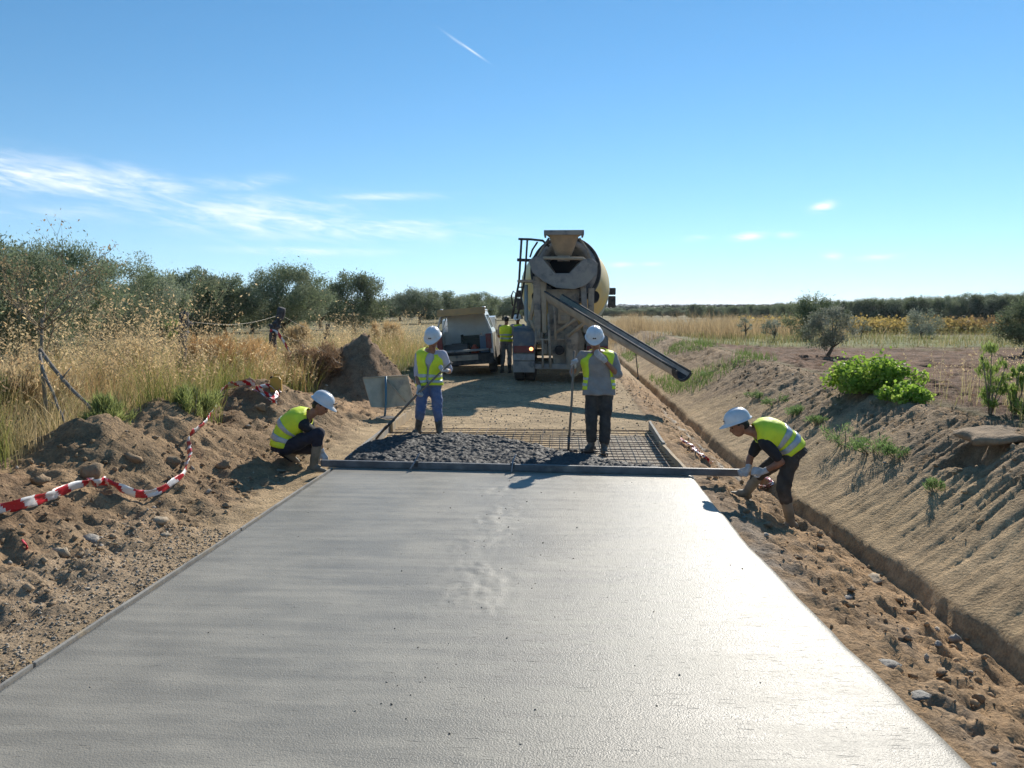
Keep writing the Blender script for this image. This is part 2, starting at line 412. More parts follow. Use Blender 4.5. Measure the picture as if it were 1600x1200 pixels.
gc = ground_col(GXX, GYY)
ny, nx = GXX.shape
idx = np.arange(nx * ny).reshape(ny, nx)
F = np.stack((idx[:-1, :-1], idx[:-1, 1:], idx[1:, 1:], idx[1:, :-1]), -1).reshape(-1, 4)
def soil_mat(name, amp=.5, b1=.02):
    m = bpy.data.materials.new(name); m.use_nodes = True; t = NT(m.node_tree); p = t.n['Principled BSDF']
    a = t.node('ShaderNodeAttribute', attribute_name='Col'); tc = t.node('ShaderNodeTexCoord'); v = tc.outputs['Object']
    n1 = t.noise(v, 7, 8, .68); n2 = t.noise(v, 48, 5, .7); n3 = t.noise(v, .9, 4, .6)
    f = t.m('ADD', t.m('MULTIPLY', n1, .55), t.m('MULTIPLY', n2, .45))
    f = t.m('ADD', f, t.m('MULTIPLY', t.m('SUBTRACT', n3, .5), .4))
    k = t.ramp(f, .30, .70, 1 - amp, 1 + amp * .75)
    cc = t.node('ShaderNodeCombineXYZ')
    for i in range(3): t.l.new(k, cc.inputs[i])
    t.l.new(t.mix(1.0, a.outputs[0], cc.outputs[0], 'MULTIPLY'), p.inputs['Base Color'])
    p.inputs['Roughness'].default_value = .92; p.inputs['Specular IOR Level'].default_value = .2
    bp = t.node('ShaderNodeBump'); bp.inputs['Distance'].default_value = b1; bp.inputs['Strength'].default_value = .9
    vo = t.node('ShaderNodeTexVoronoi'); vo.inputs['Scale'].default_value = 34; t.l.new(v, vo.inputs['Vector'])
    h = t.m('ADD', t.m('ADD', t.m('MULTIPLY', n1, 1.6), n2), t.m('MULTIPLY', vo.outputs['Distance'], -.5))
    t.l.new(h, bp.inputs['Height']); t.l.new(bp.outputs[0], p.inputs['Normal'])
    return m
MSOIL = soil_mat('soil'); MCLOD = soil_mat('clod_soil', .35, .008)
ground = link('ground', np_mesh('ground', np.stack((GXX, GYY, gz), -1).reshape(-1, 3), F, gc.reshape(-1, 3)), MSOIL, None)
tag(ground, 'sandy earth ground with dug spoil, ditch, cut bank and ploughed field', None, None, 'structure')

# ------------------------------------------------------------------ fresh concrete slab
def conc_mat(name, c, rough, bumps, spec=.38):
    m = bpy.data.materials.new(name); m.use_nodes = True; t = NT(m.node_tree); p = t.n['Principled BSDF']
    tc = t.node('ShaderNodeTexCoord'); v = tc.outputs['Object']
    mp = t.node('ShaderNodeMapping'); mp.inputs['Scale'].default_value = (.35, 3.2, 1); mp.inputs['Rotation'].default_value = (0, 0, R(2)); t.l.new(v, mp.inputs[0])
    st = t.noise(mp.outputs[0], 3.0, 6, .6); n1 = t.noise(v, 1.3, 5, .6); fine = t.noise(v, 130, 3, .7); mid = t.noise(v, 32, 4, .6)
    f = t.m('ADD', t.m('MULTIPLY', st, .5), t.m('MULTIPLY', n1, .5))
    k = t.ramp(f, .36, .66)
    base = t.mix(k, c4([x * .80 for x in c]), c4([x * 1.14 for x in c]))
    pit = t.ramp(t.noise(mp.outputs[0], 24, 3, .55), .635, .71)
    base = t.mix(t.m('MULTIPLY', pit, .45), base, c4([x * .45 for x in c]))
    t.l.new(base, p.inputs['Base Color'])
    t.l.new(t.m('ADD', t.m('MULTIPLY', t.m('ADD', t.m('MULTIPLY', k, .5), t.m('MULTIPLY', mid, .5)), .22), rough), p.inputs['Roughness'])
    p.inputs['Specular IOR Level'].default_value = spec
    bp = t.node('ShaderNodeBump'); bp.inputs['Distance'].default_value = bumps; bp.inputs['Strength'].default_value = 1
    vo = t.node('ShaderNodeTexVoronoi'); vo.inputs['Scale'].default_value = 105; t.l.new(v, vo.inputs['Vector'])
    h = t.m('ADD', t.m('ADD', t.m('MULTIPLY', fine, .75), t.m('MULTIPLY', mid, t.ramp(t.noise(v, 2.1, 3, .6), .42, .68, .06, .75))), t.m('MULTIPLY', vo.outputs['Distance'], -.55))
    h = t.m('SUBTRACT', h, t.m('MULTIPLY', pit, .7)); h = t.m('ADD', h, t.m('MULTIPLY', st, .6))
    t.l.new(h, bp.inputs['Height']); t.l.new(bp.outputs[0], p.inputs['Normal'])
    return m
MSLAB = conc_mat('fresh_concrete', (.300, .275, .224), .35, .0027)
SEND = 9.60
def slab_h(x, y):
    seam = np.exp(-((x + .62 - .12 * np.sin(y * 1.3) - .06 * y * .2) / .16) ** 2)
    h = .0007 * fbm(x * .5, y * 5, 3, 201) + .0003 * fbm(x * 2, y * 3, 2, 203)
    seam2 = np.exp(-((x + .62 - .12 * np.sin(y * 1.3) - .25 * fbm(y * .8, y * 0, 2, 206)) / .24) ** 2) * sst(-.45, .2, fbm(x * 1.6, y * 1.5, 3, 210))
    h = h + seam2 * (.008 * fbm(x * 16 + y * 3, y * 9, 3, 207) + .007 * np.abs(fbm(x * 9, y * 21, 2, 209)))
    h = h - .0015 * sst(.40, .62, fbm(x * 5.5, y * 26, 2, 230)) * sst(0, .25, fbm(x * .8, y * 1.4, 2, 233)) 
    return h
sys_ = axis_pts([(-6, 3, .2), (3, 6, .02), (6, SEND, .03)]); sn = 190
sx0 = xl(sys_)[:, None] + .03; sx1 = xr(sys_)[:, None]
sx1 = sx1 + .02 * fbm(sys_ * 1.7, sys_ * 0, 3, 250)[:, None]
SX = sx0 + (sx1 - sx0) * np.linspace(0, 1, sn)[None, :]; SY = np.repeat(sys_[:, None], sn, 1)
SY = SY - .057 * (SX + 2.75) * sst(6, SEND, SY)
SZ = slab_h(SX, SY) - .016 * sst(.05, 0, SX[:, -1:] - SX)
top = np.stack((SX, SY, SZ), -1).reshape(-1, 3); m_ = len(sys_)
idx = np.arange(m_ * sn).reshape(m_, sn)
F = [np.stack((idx[:-1, :-1], idx[:-1, 1:], idx[1:, 1:], idx[1:, :-1]), -1).reshape(-1, 4)]
ring = np.concatenate((idx[:, 0][::-1], idx[0, 1:], idx[1:, -1], idx[-1, 1:-1][::-1]))
low = top[ring].copy(); low[:, 2] = -.17; lo_i = np.arange(len(ring)) + len(top)
F.append(np.stack((ring, lo_i, np.roll(lo_i, -1), np.roll(ring, -1)), -1))
slab = link('concrete_slab', np_mesh('concrete_slab', np.concatenate((top, low)), F), MSLAB)
tag(slab, 'freshly screeded light grey concrete road slab with wet sheen', None, None, 'structure')
# ------------------------------------------------------------------ vegetation
M_BARK = mat('bark', (.11, .085, .06), (.20, .165, .12), 9, .9, bump=.02, bscale=30)
M_DRYWOOD = mat('dry_wood', (.30, .24, .16), (.20, .16, .11), 14, .9, bump=.006)
M_LEAF = leaf_mat('leaf', .42, .7, .12); M_BUSH = leaf_mat('bush_leaf', .58, .5, .25); M_GRASS = leaf_mat('grass_blade', .48, .7, .15, 0.0)
def quads_leaf(c, d, n_, ln, wd):
    """leaf quads (4 verts, diamond-ish) at c along d with side n_"""
    a = c - d * ln[:, None] * .5; b = c + d * ln[:, None] * .5; m = c + d * ln[:, None] * .08
    s = n_ * wd[:, None] * .5
    V = np.stack((a, m + s, b, m - s), 1).reshape(-1, 3)
    F = np.arange(len(V)).reshape(-1, 4)
    return V, F
def rdir(n, g=rng):
    v = g.normal(size=(n, 3)); return v / np.linalg.norm(v, axis=1)[:, None]
def crown_mesh(name, h, r, z0, n, leaf, cols, seed, clumps=70, csize=.34, droop=.1, upright=.3, flat=1.0, broad=.30):
    g = np.random.default_rng(seed)
    k = clumps; th = g.uniform(0, 2 * math.pi, k); cz = g.uniform(-1, 1, k) ; rad = g.uniform(.35, 1.0, k) ** .6
    lob = 1 + .22 * np.sin(th * 2 + seed) + .16 * np.sin(th * 3 + seed * 2.1)
    sq = np.sqrt(np.clip(1 - cz ** 2 * .92, 0, 1))
    cc = np.stack((np.cos(th) * sq * rad * r * lob, np.sin(th) * sq * rad * r * lob * flat, z0 + (h - z0) * (.5 + .46 * cz * (.55 + .45 * rad))), 1)
    csz = csize * r * g.uniform(.55, 1.25, k)
    w_ = csz ** 2; ci = g.choice(k, n, p=w_ / w_.sum())
    off = rdir(n, g) * (g.random(n) ** .45)[:, None]; off[:, 2] *= .85
    p = cc[ci] + off * csz[ci][:, None]
    # sprigs that stick out of the outline
    m = int(n * .05); p[:m] = cc[ci[:m]] + rdir(m, g) * (csz[ci[:m]] * g.uniform(.9, 1.22, m))[:, None] * np.array((1, 1, 1.25))
    p[:, 2] = np.maximum(p[:, 2], .06 + .1 * g.random(n))
    out = p - np.array((0, 0, z0 + (h - z0) * .4)); out = out / (np.linalg.norm(out, axis=1)[:, None] + 1e-6)
    d = rdir(n, g) + out * .6 + np.array((0, 0, upright)); d /= np.linalg.norm(d, axis=1)[:, None]
    nn = off / (np.linalg.norm(off, axis=1)[:, None] + 1e-6) + .55 * rdir(n, g) + np.array((0, 0, .25))
    s = np.cross(nn, d); s /= np.linalg.norm(s, axis=1)[:, None] + 1e-9
    ln = leaf * g.uniform(.6, 1.4, n); V, F = quads_leaf(p, d, s, ln, ln * broad * g.uniform(.7, 1.3, n))
    cols = np.array(cols); mixc = g.random((n, 1)); ccol = g.integers(0, len(cols), k)[ci]
    base = cols[ccol] * (.55 + .45 * mixc) + cols[g.integers(0, len(cols), n)] * (.45 - .45 * mixc)
    base = base * g.uniform(.75, 1.25, (n, 1))
    return np_mesh(name, V, F, np.repeat(base, 4, 0)), cc
def limb_mesh(h, r, z0, cc, seed, tr=.11, n_l=9):
    g = random.Random(seed); b = MB()
    fk = z0 * .7 + .12 * h; lean = (g.uniform(-.12, .12), g.uniform(-.12, .12))
    p1 = (lean[0] * .5, lean[1] * .5, fk * .5); p2 = (lean[0], lean[1], fk)
    b.tube([(0, 0, -.25), (0, 0, .02), p1, p2], [tr * 1.5, tr * 1.25, tr, tr * .85], 8)
    for q in g.sample(range(len(cc)), min(n_l, len(cc))):
        c = cc[q]; mid = ((p2[0] + c[0]) / 2 + g.uniform(-.12, .12) * r, (p2[1] + c[1]) / 2 + g.uniform(-.12, .12) * r, p2[2] + (c[2] - p2[2]) * .45)
        b.tube([p2, mid, tuple(c)], [tr * .55, tr * .36, tr * .12], 6)
    return b
OLIVE = [(.24, .285, .17), (.20, .245, .14), (.30, .335, .22), (.27, .30, .20), (.165, .21, .11)]
OLIVE_D = [(.17, .215, .115), (.205, .24, .135), (.13, .17, .085), (.235, .265, .155)]
OLIVE_G = [(.31, .33, .25), (.25, .27, .195), (.36, .37, .29), (.19, .215, .145)]
def make_tree(name, h, r, z0, n, leaf, cols, seed, tr=.11, **kw):
    root = empty(name, (0, 0, 0))
    me, cc = crown_mesh('crown', h, r, z0, n, leaf, cols, seed, **kw)
    b = limb_mesh(h, r, z0, cc, seed, tr)
    b.build('trunk', M_BARK, root, smooth=True)
    link('crown', me, M_LEAF, root, smooth=False)
    return root
def put(o, x, y, s=1.0, rz=0.0, label=None, cat='tree', group=None, dz=-.03, sx=None):
    o.location = (x, y, zg1(x, y) + dz); o.rotation_euler = (0, 0, rz)
    o.scale = (s, s, s) if sx is None else (sx, sx, s)
    return tag(o, label, cat, group)
TPL = [make_tree('olive_tree', 3.5, 1.9, .45, 16000, .15, OLIVE, 11, clumps=120, csize=.27),
       make_tree('olive_tree', 3.6, 2.0, .40, 17000, .15, OLIVE_D, 12, clumps=130, csize=.26),
       make_tree('olive_tree', 3.4, 1.7, .5, 15000, .145, OLIVE, 13, clumps=100, csize=.29),
       make_tree('olive_tree', 3.5, 1.8, .4, 15000, .15, OLIVE + OLIVE_D, 14, clumps=110, csize=.28),
       make_tree('olive_tree', 3.5, 1.8, .4, 32000, .10, OLIVE, 15, clumps=150, csize=.25),
       make_tree('olive_tree', 3.5, 1.8, .4, 30000, .10, OLIVE + OLIVE_G[:1], 16, clumps=140, csize=.26)]
used = [False] * len(TPL)
def tree(k, x, y, h, rr=None, label=None, group=None, dz=0.0):
    o = TPL[k] if not used[k] else copy_tree(TPL[k]); used[k] = True
    s = h / 3.5
    return put(o, x, y, s, random.uniform(0, 6.28), label, 'tree', group, dz - .03, sx=(rr / 1.85 if rr else s))
LT = [(-45, 384, 21, 4, 1.8, 'grey-green olive tree cut by the left picture edge'),
      (22, 398, 22.5, 5, 1.35, 'olive tree behind the tall dry branching weed, at its left'),
      (84, 393, 25, 4, 1.35, 'olive tree rising just behind the top of the dry branching weed'),
      (186, 413, 30, 5, 1.55, 'broad olive tree above the two fallen grey branches'),
      (248, 433, 34, 0, 1.25, 'lower olive tree left of the dark knotted fence post'),
      (302, 428, 38, 3, 1.5, 'olive tree right behind the dark knotted fence post'),
      (350, 434, 40, 2, 1.3, 'olive tree between the knotted post and the leaning post'),
      (443, 424, 40, 4, 2.0, 'wide grey-green olive tree behind the leaning dark fence post'),
      (551, 437, 50, 1, 1.7, 'rounded olive tree standing apart above the spoil heap'),
      (655, 455, 80, 0, 2.1, 'distant olive tree above the helmet of the man with the shovel'),
      (690, 457, 84, 2, 2.0, 'distant olive tree behind the left end of the pickup roof'),
      (722, 466, 92, 3, 2.0, 'distant olive tree behind the middle of the pickup roof'),
      (750, 462, 96, 1, 2.0, 'distant olive tree behind the right end of the pickup roof'),
      (786, 466, 104, 0, 2.3, 'distant olive tree behind the far worker beside the mixer truck')]
for px, ty, Y, k, rr, lab in LT:
    p = at_y(px, ty, Y); tree(k, p[0], Y, (p[2] - zg1(p[0], Y)) * 1.09, rr * 1.14, lab, 'olive trees along the left edge of the road')
gl = 'olive trees of the second row at the left'
for i, (px, ty, Y, k, rr) in enumerate([(45, 420, 31, 3, 1.5), (130, 436, 36, 0, 1.5), (222, 446, 44, 2, 1.7), (275, 447, 48, 1, 1.7), (330, 438, 54, 0, 2.0), (392, 448, 52, 3, 1.7), (500, 447, 60, 2, 1.9),
                                        (480, 458, 75, 1, 2.2), (596, 468, 92, 0, 2.2), (625, 463, 100, 2, 2.3), (668, 466, 110, 3, 2.2), (708, 468, 118, 1, 2.3), (738, 470, 125, 0, 2.3), (765, 469, 130, 2, 2.4),
                                        (800, 471, 135, 3, 2.4), (815, 468, 120, 1, 2.2), (575, 473, 125, 3, 2.3), (610, 474, 140, 1, 2.3), (-70, 420, 40, 2, 2.0)]):
    p = at_y(px, ty, Y); tree(k, p[0], Y, (p[2] - zg1(p[0], Y)) * 1.06, rr * 1.14, 'olive tree partly hidden behind the first row at the left of the road', gl)
# small trees standing in the field at the right
def solo(name, px, ty, by, w_px, cols, seed, label, n=7000, leaf=.09, zt=.3, **kw):
    g = hit(px, by); Y = g[1]; p = at_y(px, ty, Y); h = p[2] - g[2]; r = w_px / FPX * Y / 2
    o = make_tree(name, h, r, h * zt, n, leaf, cols, seed, tr=max(.03, .035 * h), **kw)
    o.location = (g[0], g[1], g[2] - .02); return tag(o, label, 'tree')
solo('olive_tree', 1266, 462, 530, 76, OLIVE_D, 21, 'dark green young olive tree just behind the silvery one in the field', 11000, .10, .06)
solo('olive_tree', 1293, 478, 556, 66, OLIVE_G, 22, 'silvery grey young olive tree on the ploughed soil in front of a darker one', 6500, .075, .10, clumps=60)
solo('olive_tree', 1208, 499, 534, 34, OLIVE_G, 23, 'small thin olive sapling left of the silvery young tree', 900, .09, .3, clumps=18)
solo('olive_tree', 1164, 492, 530, 24, OLIVE_G, 24, 'smallest spindly olive sapling in front of the dry reeds', 420, .09, .3, clumps=12)
solo('olive_tree', 1441, 486, 528, 60, OLIVE_G, 25, 'round grey olive bush in front of the yellow crop', 4200, .10, .1, clumps=36)
solo('olive_tree', 1600, 472, 556, 78, OLIVE_D, 26, 'dark olive tree cut by the right picture edge', 8000, .09, .25)
solo('olive_tree', 1345, 496, 530, 26, OLIVE_G, 27, 'tiny grey olive sapling right of the silvery young tree', 380, .09, .25, clumps=10)
# orchard rows along the horizon at the right, far trees in the middle
gr = 'dark trees of the orchard along the horizon at the right'
px = 1085.0; i = 0
while px < 1680:
    ty = np.interp(px, [1085, 1200, 1320, 1450, 1600], [478, 476, 469.5, 464.5, 458]) + random.uniform(-2.5, 2.5)
    Y = np.interp(px, [1085, 1320, 1600], [140, 100, 84]) + random.uniform(-3, 3)
    p = at_y(px, ty, Y); h = p[2] - zg1(p[0], Y)
    tree((1, 3, 1, 0)[i % 4], p[0], Y, h, max(1.25, h * .5) * random.uniform(.85, 1.15), 'dark green tree in the dense orchard along the right horizon', gr)
    px += random.uniform(10, 17); i += 1
px = 930.0; gm = 'far trees in the middle of the horizon'
while px < 1700:
    for Y, dy in ((165, 2.0), (215, 1.0), (280, .3)):
        x = px + random.uniform(-6, 6); ty = np.interp(x, [930, 1200, 1350, 1700], [481, 479, 474, 464]) + dy + random.uniform(-1.5, 1.5)
        p = at_y(x, ty, Y); h = p[2] - zg1(p[0], Y)
        if h > 1.0: tree(i % 4, p[0], Y, min(h, 5), max(1.6, h * .6), 'small far grey-green tree beyond the field, near the horizon', gm)
        i += 1
    px += random.uniform(11, 17)
px = 560.0
while px < 930:
    for Y, dy in ((190, 1.5), (260, .5)):
        x = px + random.uniform(-6, 6); p = at_y(x, 475 + dy + random.uniform(-1.5, 1.5), Y); h = p[2] - zg1(p[0], Y)
        tree(i % 4, p[0], Y, h, max(1.7, h * .6), 'small far grey-green tree beyond the field, near the horizon', gm); i += 1
    px += random.uniform(12, 18)
# far woods that read as one mass
def far_wood():
    g = np.random.default_rng(5); n = 7000
    ang = g.uniform(-.75, .75, n); rr = np.exp(g.uniform(math.log(330), math.log(2900), n)); x = np.sin(ang) * rr; y = np.cos(ang) * rr
    V = []; F = []; Cc = []
    keep = fbm(x / 160., y / 160., 3, 120) > -.22; x, y, rr = x[keep], y[keep], rr[keep]; n = len(x)
    z = zg(x, y); k = 9
    s = g.uniform(1.6, 3.0, n) * np.clip(rr / 1200, 1, 2)
    for j in range(k):
        d = rdir(n, g); d[:, 2] = np.abs(d[:, 2]); p = np.stack((x, y, z), 1) + d * s[:, None] * np.array((1.1, 1.1, .75))
        u = np.cross(d, rdir(n, g)); u /= np.linalg.norm(u, axis=1)[:, None]; v = np.cross(d, u); q = s[:, None] * .62
        V.append(np.stack((p + u * q, p + v * q, p - u * q, p - v * q), 1).reshape(-1, 3))
        Cc.append(np.repeat(np.array((.07, .085, .05)) * g.uniform(.7, 1.3, (n, 1)), 4, 0))
    V = np.concatenate(V)
    o = link('distant_woods', np_mesh('distant_woods', V, np.arange(len(V)).reshape(-1, 4), np.concatenate(Cc)), M_LEAF, smooth=False)
    tag(o, 'hazy dark woods covering the far hills on the horizon', 'woods', None, 'stuff')
far_wood()

# ------------------------------------------------------------------ grasses
def blades(base, h, lean, wid, col_lo, col_hi, seg=3, g=rng):
    """bent ribbons: base (n,3), h (n), lean (n,2)"""
    n = len(base); a = g.uniform(0, math.pi, n); sd = np.stack((np.cos(a), np.sin(a), 0 * a), 1)
    V = []; Cl = []
    for i in range(seg + 1):
        t = i / seg
        p = base + np.stack((lean[:, 0] * t ** 1.8, lean[:, 1] * t ** 1.8, h * t), 1)
        wv = sd * (wid * (1 - .85 * t))[:, None] * .5
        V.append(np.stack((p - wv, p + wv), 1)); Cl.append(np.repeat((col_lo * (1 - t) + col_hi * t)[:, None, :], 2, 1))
    V = np.stack(V, 1); Cl = np.stack(Cl, 1)     # n, seg+1, 2, 3
    st = (seg + 1) * 2; b = np.arange(n)[:, None, None] * st; k = np.arange(seg)[None, :, None] * 2
    F = (b + k + np.array((0, 1, 3, 2))[None, None, :]).reshape(-1, 4)
    return V.reshape(-1, 3), F, Cl.reshape(-1, 3)
def join(parts):
    V = []; F = []; Cc = []; o = 0
    for v, f, c in parts: V.append(v); F.append(f + o); Cc.append(c); o += len(v)
    return np.concatenate(V), np.concatenate(F), np.concatenate(Cc)
def stems_with_heads(base, h, lean, g, straw, nsp=7, spl=.03, droop=.5, sw=.0055, top=.38):
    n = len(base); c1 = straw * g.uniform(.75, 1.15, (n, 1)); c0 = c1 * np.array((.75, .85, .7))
    out = [blades(base, h, lean, np.full(n, sw), c0, c1, 3, g)]
    for j in range(nsp):
        t = g.uniform(1 - top, 1.02, n)
        p = base + np.stack((lean[:, 0] * t ** 1.8, lean[:, 1] * t ** 1.8, h * t), 1)
        off = rdir(n, g) * np.array((1, 1, .35)); d = off * .9 + np.array((0, 0, -droop)); d /= np.linalg.norm(d, axis=1)[:, None]
        p = p + off * (h * .055 * g.uniform(.3, 1.2, n))[:, None]
        s = np.cross(d, rdir(n, g)); s /= np.linalg.norm(s, axis=1)[:, None]; ln = spl * g.uniform(.6, 1.4, n)
        v, f = quads_leaf(p, d, s, ln, ln * .42); out.append((v, f, np.repeat(c1 * g.uniform(.9, 1.2, (n, 1)), 4, 0)))
    return out
def scatter(n, x0, x1, y0, y1, g, dens=None, ypow=True):
    x = g.uniform(x0, x1, n); y = y0 * (y1 / y0) ** g.random(n) if ypow else g.uniform(y0, y1, n)
    if dens is not None:
        k = g.random(n) < dens(x, y); x, y = x[k], y[k]
    return x, y
STRAW = np.array((.74, .565, .315)); GREEN = np.array((.21, .25, .075)); TAN = np.array((.58, .43, .25)); RUST = np.array((.58, .345, .15))
def grass_edge(y): return np.interp(y, [3, 5, 7, 8, 9.2, 10.5, 12, 14, 17, 20, 60], [-5.7, -5.5, -5.1, -5.15, -5.1, -4.6, -5.1, -4.9, -4.85, -4.3, -3.9])
def left_grass():
    g = np.random.default_rng(3); P = []
    def dens(x, y):
        e = grass_edge(y) + .25 * fbm(x * 1.5, y * 1.5, 2, 301); d = sst(0, .3, e - x); hd = np.hypot((x - HEAP[0]) / 1.15, (y - HEAP[1]) / 1.3)
        return d * (hd > 1) * np.clip(.5 + 1.5 * fbm(x * .7, y * .6, 3, 303), .08, 1)
    # tall wild oats with drooping spikelets
    x, y = scatter(27000, -16, -3.6, 4.5, 46, g, lambda x, y: dens(x, y) * sst(-17, -6, x + .0 * y) * sst(-.30, .05, fbm(x * .45 + 9, y * .38, 2, 307)))
    n = len(x); z = zg(x, y) - .03; hh = np.clip(1.0 + 1.15 * fbm(x * .75, y * .55, 3, 305), .35, 1.7) * g.uniform(.6, 1.25, n) * (1 - .16 * sst(10, 16, y)) * (1 - .15 * sst(-7, -10, x))
    hh = hh * (1 + .22 * sst(.2, .7, grass_edge(y) - x) * sst(2.2, 1.2, grass_edge(y) - x))
    st = np.where((g.random(n) < .25)[:, None], TAN, STRAW); st = st * (1 - (.35 * sst(.1, .5, fbm(x * .35, y * .35, 2, 309)))[:, None] * np.array((.2, .5, .7)))
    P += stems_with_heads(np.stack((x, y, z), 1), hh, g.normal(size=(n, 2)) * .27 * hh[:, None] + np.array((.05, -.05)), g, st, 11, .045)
    # dense fine rust-coloured grass further along
    x, y = scatter(26000, -14, -4.2, 9.5, 30, g, lambda x, y: dens(x, y) * sst(.0, .3, fbm(x * .25 + 3, y * .2, 2, 311) + .25))
    n = len(x); z = zg(x, y) - .03; hh = g.uniform(.45, .95, n)
    c0 = RUST * g.uniform(.7, 1.1, (n, 1)); c1 = (TAN * .5 + RUST * .55) * g.uniform(.8, 1.25, (n, 1))
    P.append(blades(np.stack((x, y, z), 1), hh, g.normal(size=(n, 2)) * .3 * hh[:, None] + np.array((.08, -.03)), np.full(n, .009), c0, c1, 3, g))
    # leafy undergrowth, straw with green patches near the edge
    x, y = scatter(44000, -12, -3.6, 4.5, 34, g, lambda x, y: np.clip(sst(-.05, .2, grass_edge(y) + .2 * fbm(x * 1.5, y * 1.5, 2, 301) - x) * (np.hypot((x - HEAP[0]) / 1.6, (y - HEAP[1]) / 1.6) > 1), 0, 1))
    n = len(x); z = zg(x, y) - .02; gr = sst(-.1, .35, fbm(x * .55, y * .4, 3, 315) + .34 * sst(1.3, .2, grass_edge(y) - x) - .02)
    hh = g.uniform(.15, .55, n) * (1 + .6 * gr)
    c0 = (STRAW * .75)[None] * (1 - gr)[:, None] + GREEN[None] * .75 * gr[:, None]; c1 = (STRAW * .9)[None] * (1 - gr)[:, None] + (GREEN * np.array((1.5, 1.25, 1)))[None] * gr[:, None]
    k = g.uniform(.7, 1.25, (n, 1))
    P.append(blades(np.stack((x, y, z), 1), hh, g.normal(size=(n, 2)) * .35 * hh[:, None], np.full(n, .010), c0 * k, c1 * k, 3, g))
    V, F, Cc = join(P)
    o = link('grass', np_mesh('grass', V, F, Cc), M_GRASS, smooth=False)
    tag(o, 'tall dry straw-coloured wild oat grass with green patches left of the road', 'grass', None, 'stuff')
left_grass()
def right_grass():
    g = np.random.default_rng(4); P = []
    # dry reeds beside the road far ahead
    x, y = scatter(20000, 2.2, 17, 38, 70, g, lambda x, y: sst(-.3, .2, fbm(x * .3, y * .2, 2, 331) + .05) * sst(17, 8, x - .12 * (y - 38)))
    n = len(x); z = zg(x, y) - .03; hh = (1.0 + .4 * fbm(x * .4, y * .3, 2, 333)) * g.uniform(.6, 1.15, n)
    c = (STRAW * np.array((.80, .78, .80)))[None] * g.uniform(.6, 1.1, (n, 1))
    P.append(blades(np.stack((x, y, z), 1), hh, g.normal(size=(n, 2)) * .32 * hh[:, None], np.full(n, .022), c * .85, c, 3, g))
    # green strip behind the ploughed soil, thin grass by the bank
    x, y = scatter(26000, 5.5, 45, 26, 44, g, lambda x, y: sst(27.5, 31, y + 1.5 * fbm(x * .2, y * .3, 2, 341)) * np.clip(.5 + fbm(x * .25, y * .6, 3, 343), .1, 1))
    n = len(x); z = zg(x, y) - .02; gr = g.random((n, 1)) ** .7; c = (np.array((.20, .24, .07)) * gr + STRAW * .7 * (1 - gr)) * g.uniform(.7, 1.2, (n, 1))
    P.append(blades(np.stack((x, y, z), 1), g.uniform(.10, .38, n), g.normal(size=(n, 2)) * .08, np.full(n, .03), c * .8, c, 2, g))
    # grass on the field edge near the rock, at the right
    x, y = scatter(9000, 5.1, 10, 6.2, 13.5, g, lambda x, y: sst(5.15, 5.6, x + .25 * fbm(x, y, 2, 345)) * sst(.0, .35, fbm(x * .6, y * .6, 2, 347) + .35 - .14 * (y - 9)))
    n = len(x); z = zg(x, y) - .02; gr = g.random((n, 1)); c = (np.array((.20, .25, .06)) * gr + STRAW * .8 * (1 - gr)) * g.uniform(.7, 1.2, (n, 1))
    P.append(blades(np.stack((x, y, z), 1), g.uniform(.12, .40, n), g.normal(size=(n, 2)) * .12, np.full(n, .010), c * .8, c, 3, g))
    x, y = scatter(500, 5.4, 9.5, 7.5, 14, g)
    n = len(x); z = zg(x, y) - .02
    P += stems_with_heads(np.stack((x, y, z), 1), g.uniform(.4, .85, n), g.normal(size=(n, 2)) * .1, g, np.repeat((STRAW * 1.05)[None], n, 0), 6, .03)
    # sparse tufts at the crest further along, green patch past the truck
    x, y = scatter(7000, 2.9, 5.4, 20, 40, g, lambda x, y: sst(.05, .3, fbm(x * .7, y * .25, 2, 351)))
    n = len(x); z = zg(x, y) - .02; c = np.array((.17, .25, .07))[None] * g.uniform(.7, 1.3, (n, 1))
    P.append(blades(np.stack((x, y, z), 1), g.uniform(.08, .25, n), g.normal(size=(n, 2)) * .06, np.full(n, .02), c * .8, c, 2, g))
    V, F, Cc = join(P)
    o = link('field_grass', np_mesh('field_grass', V, F, Cc), M_GRASS, smooth=False)
    tag(o, 'dry reeds and thin green grass on the field edge right of the road', 'grass', None, 'stuff')
    # yellowing crop
    x, y = scatter(3600, 9, 42, 46, 60, g, lambda x, y: sst(9, 14, x - .2 * (y - 46)), False); y = np.round(y / 1.6) * 1.6 + g.normal(size=len(y)) * .15
    n = len(x); z = zg(x, y); P = []
    hh = g.uniform(.5, .85, n)
    P.append(blades(np.stack((x, y, z), 1), hh, g.normal(size=(n, 2)) * .08, np.full(n, .04), np.repeat(np.array((.25, .2, .09))[None], n, 0), np.repeat(np.array((.3, .22, .08))[None], n, 0), 2, g))
    br = sst(20, 27, x)[:, None]
    for j in range(9):
        p = np.stack((x, y, z + hh * g.uniform(.25, 1.05, n)), 1) + g.normal(size=(n, 3)) * .16
        d = rdir(n, g); s = np.cross(d, rdir(n, g)); s /= np.linalg.norm(s, axis=1)[:, None]; ln = g.uniform(.12, .26, n)
        v, f = quads_leaf(p, d, s, ln, ln * .7); up = sst(.45, .8, (p[:, 2] - z) / hh)[:, None]
        yel = np.array((.46, .34, .11)) * up + np.array((.27, .25, .11)) * (1 - up); brn = np.array((.26, .17, .08)) * up + np.array((.26, .26, .10)) * (1 - up)
        P.append((v, f, np.repeat((yel * (1 - br) + brn * br) * g.uniform(.6, 1.3, (n, 1)), 4, 0)))
    V, F, Cc = join(P)
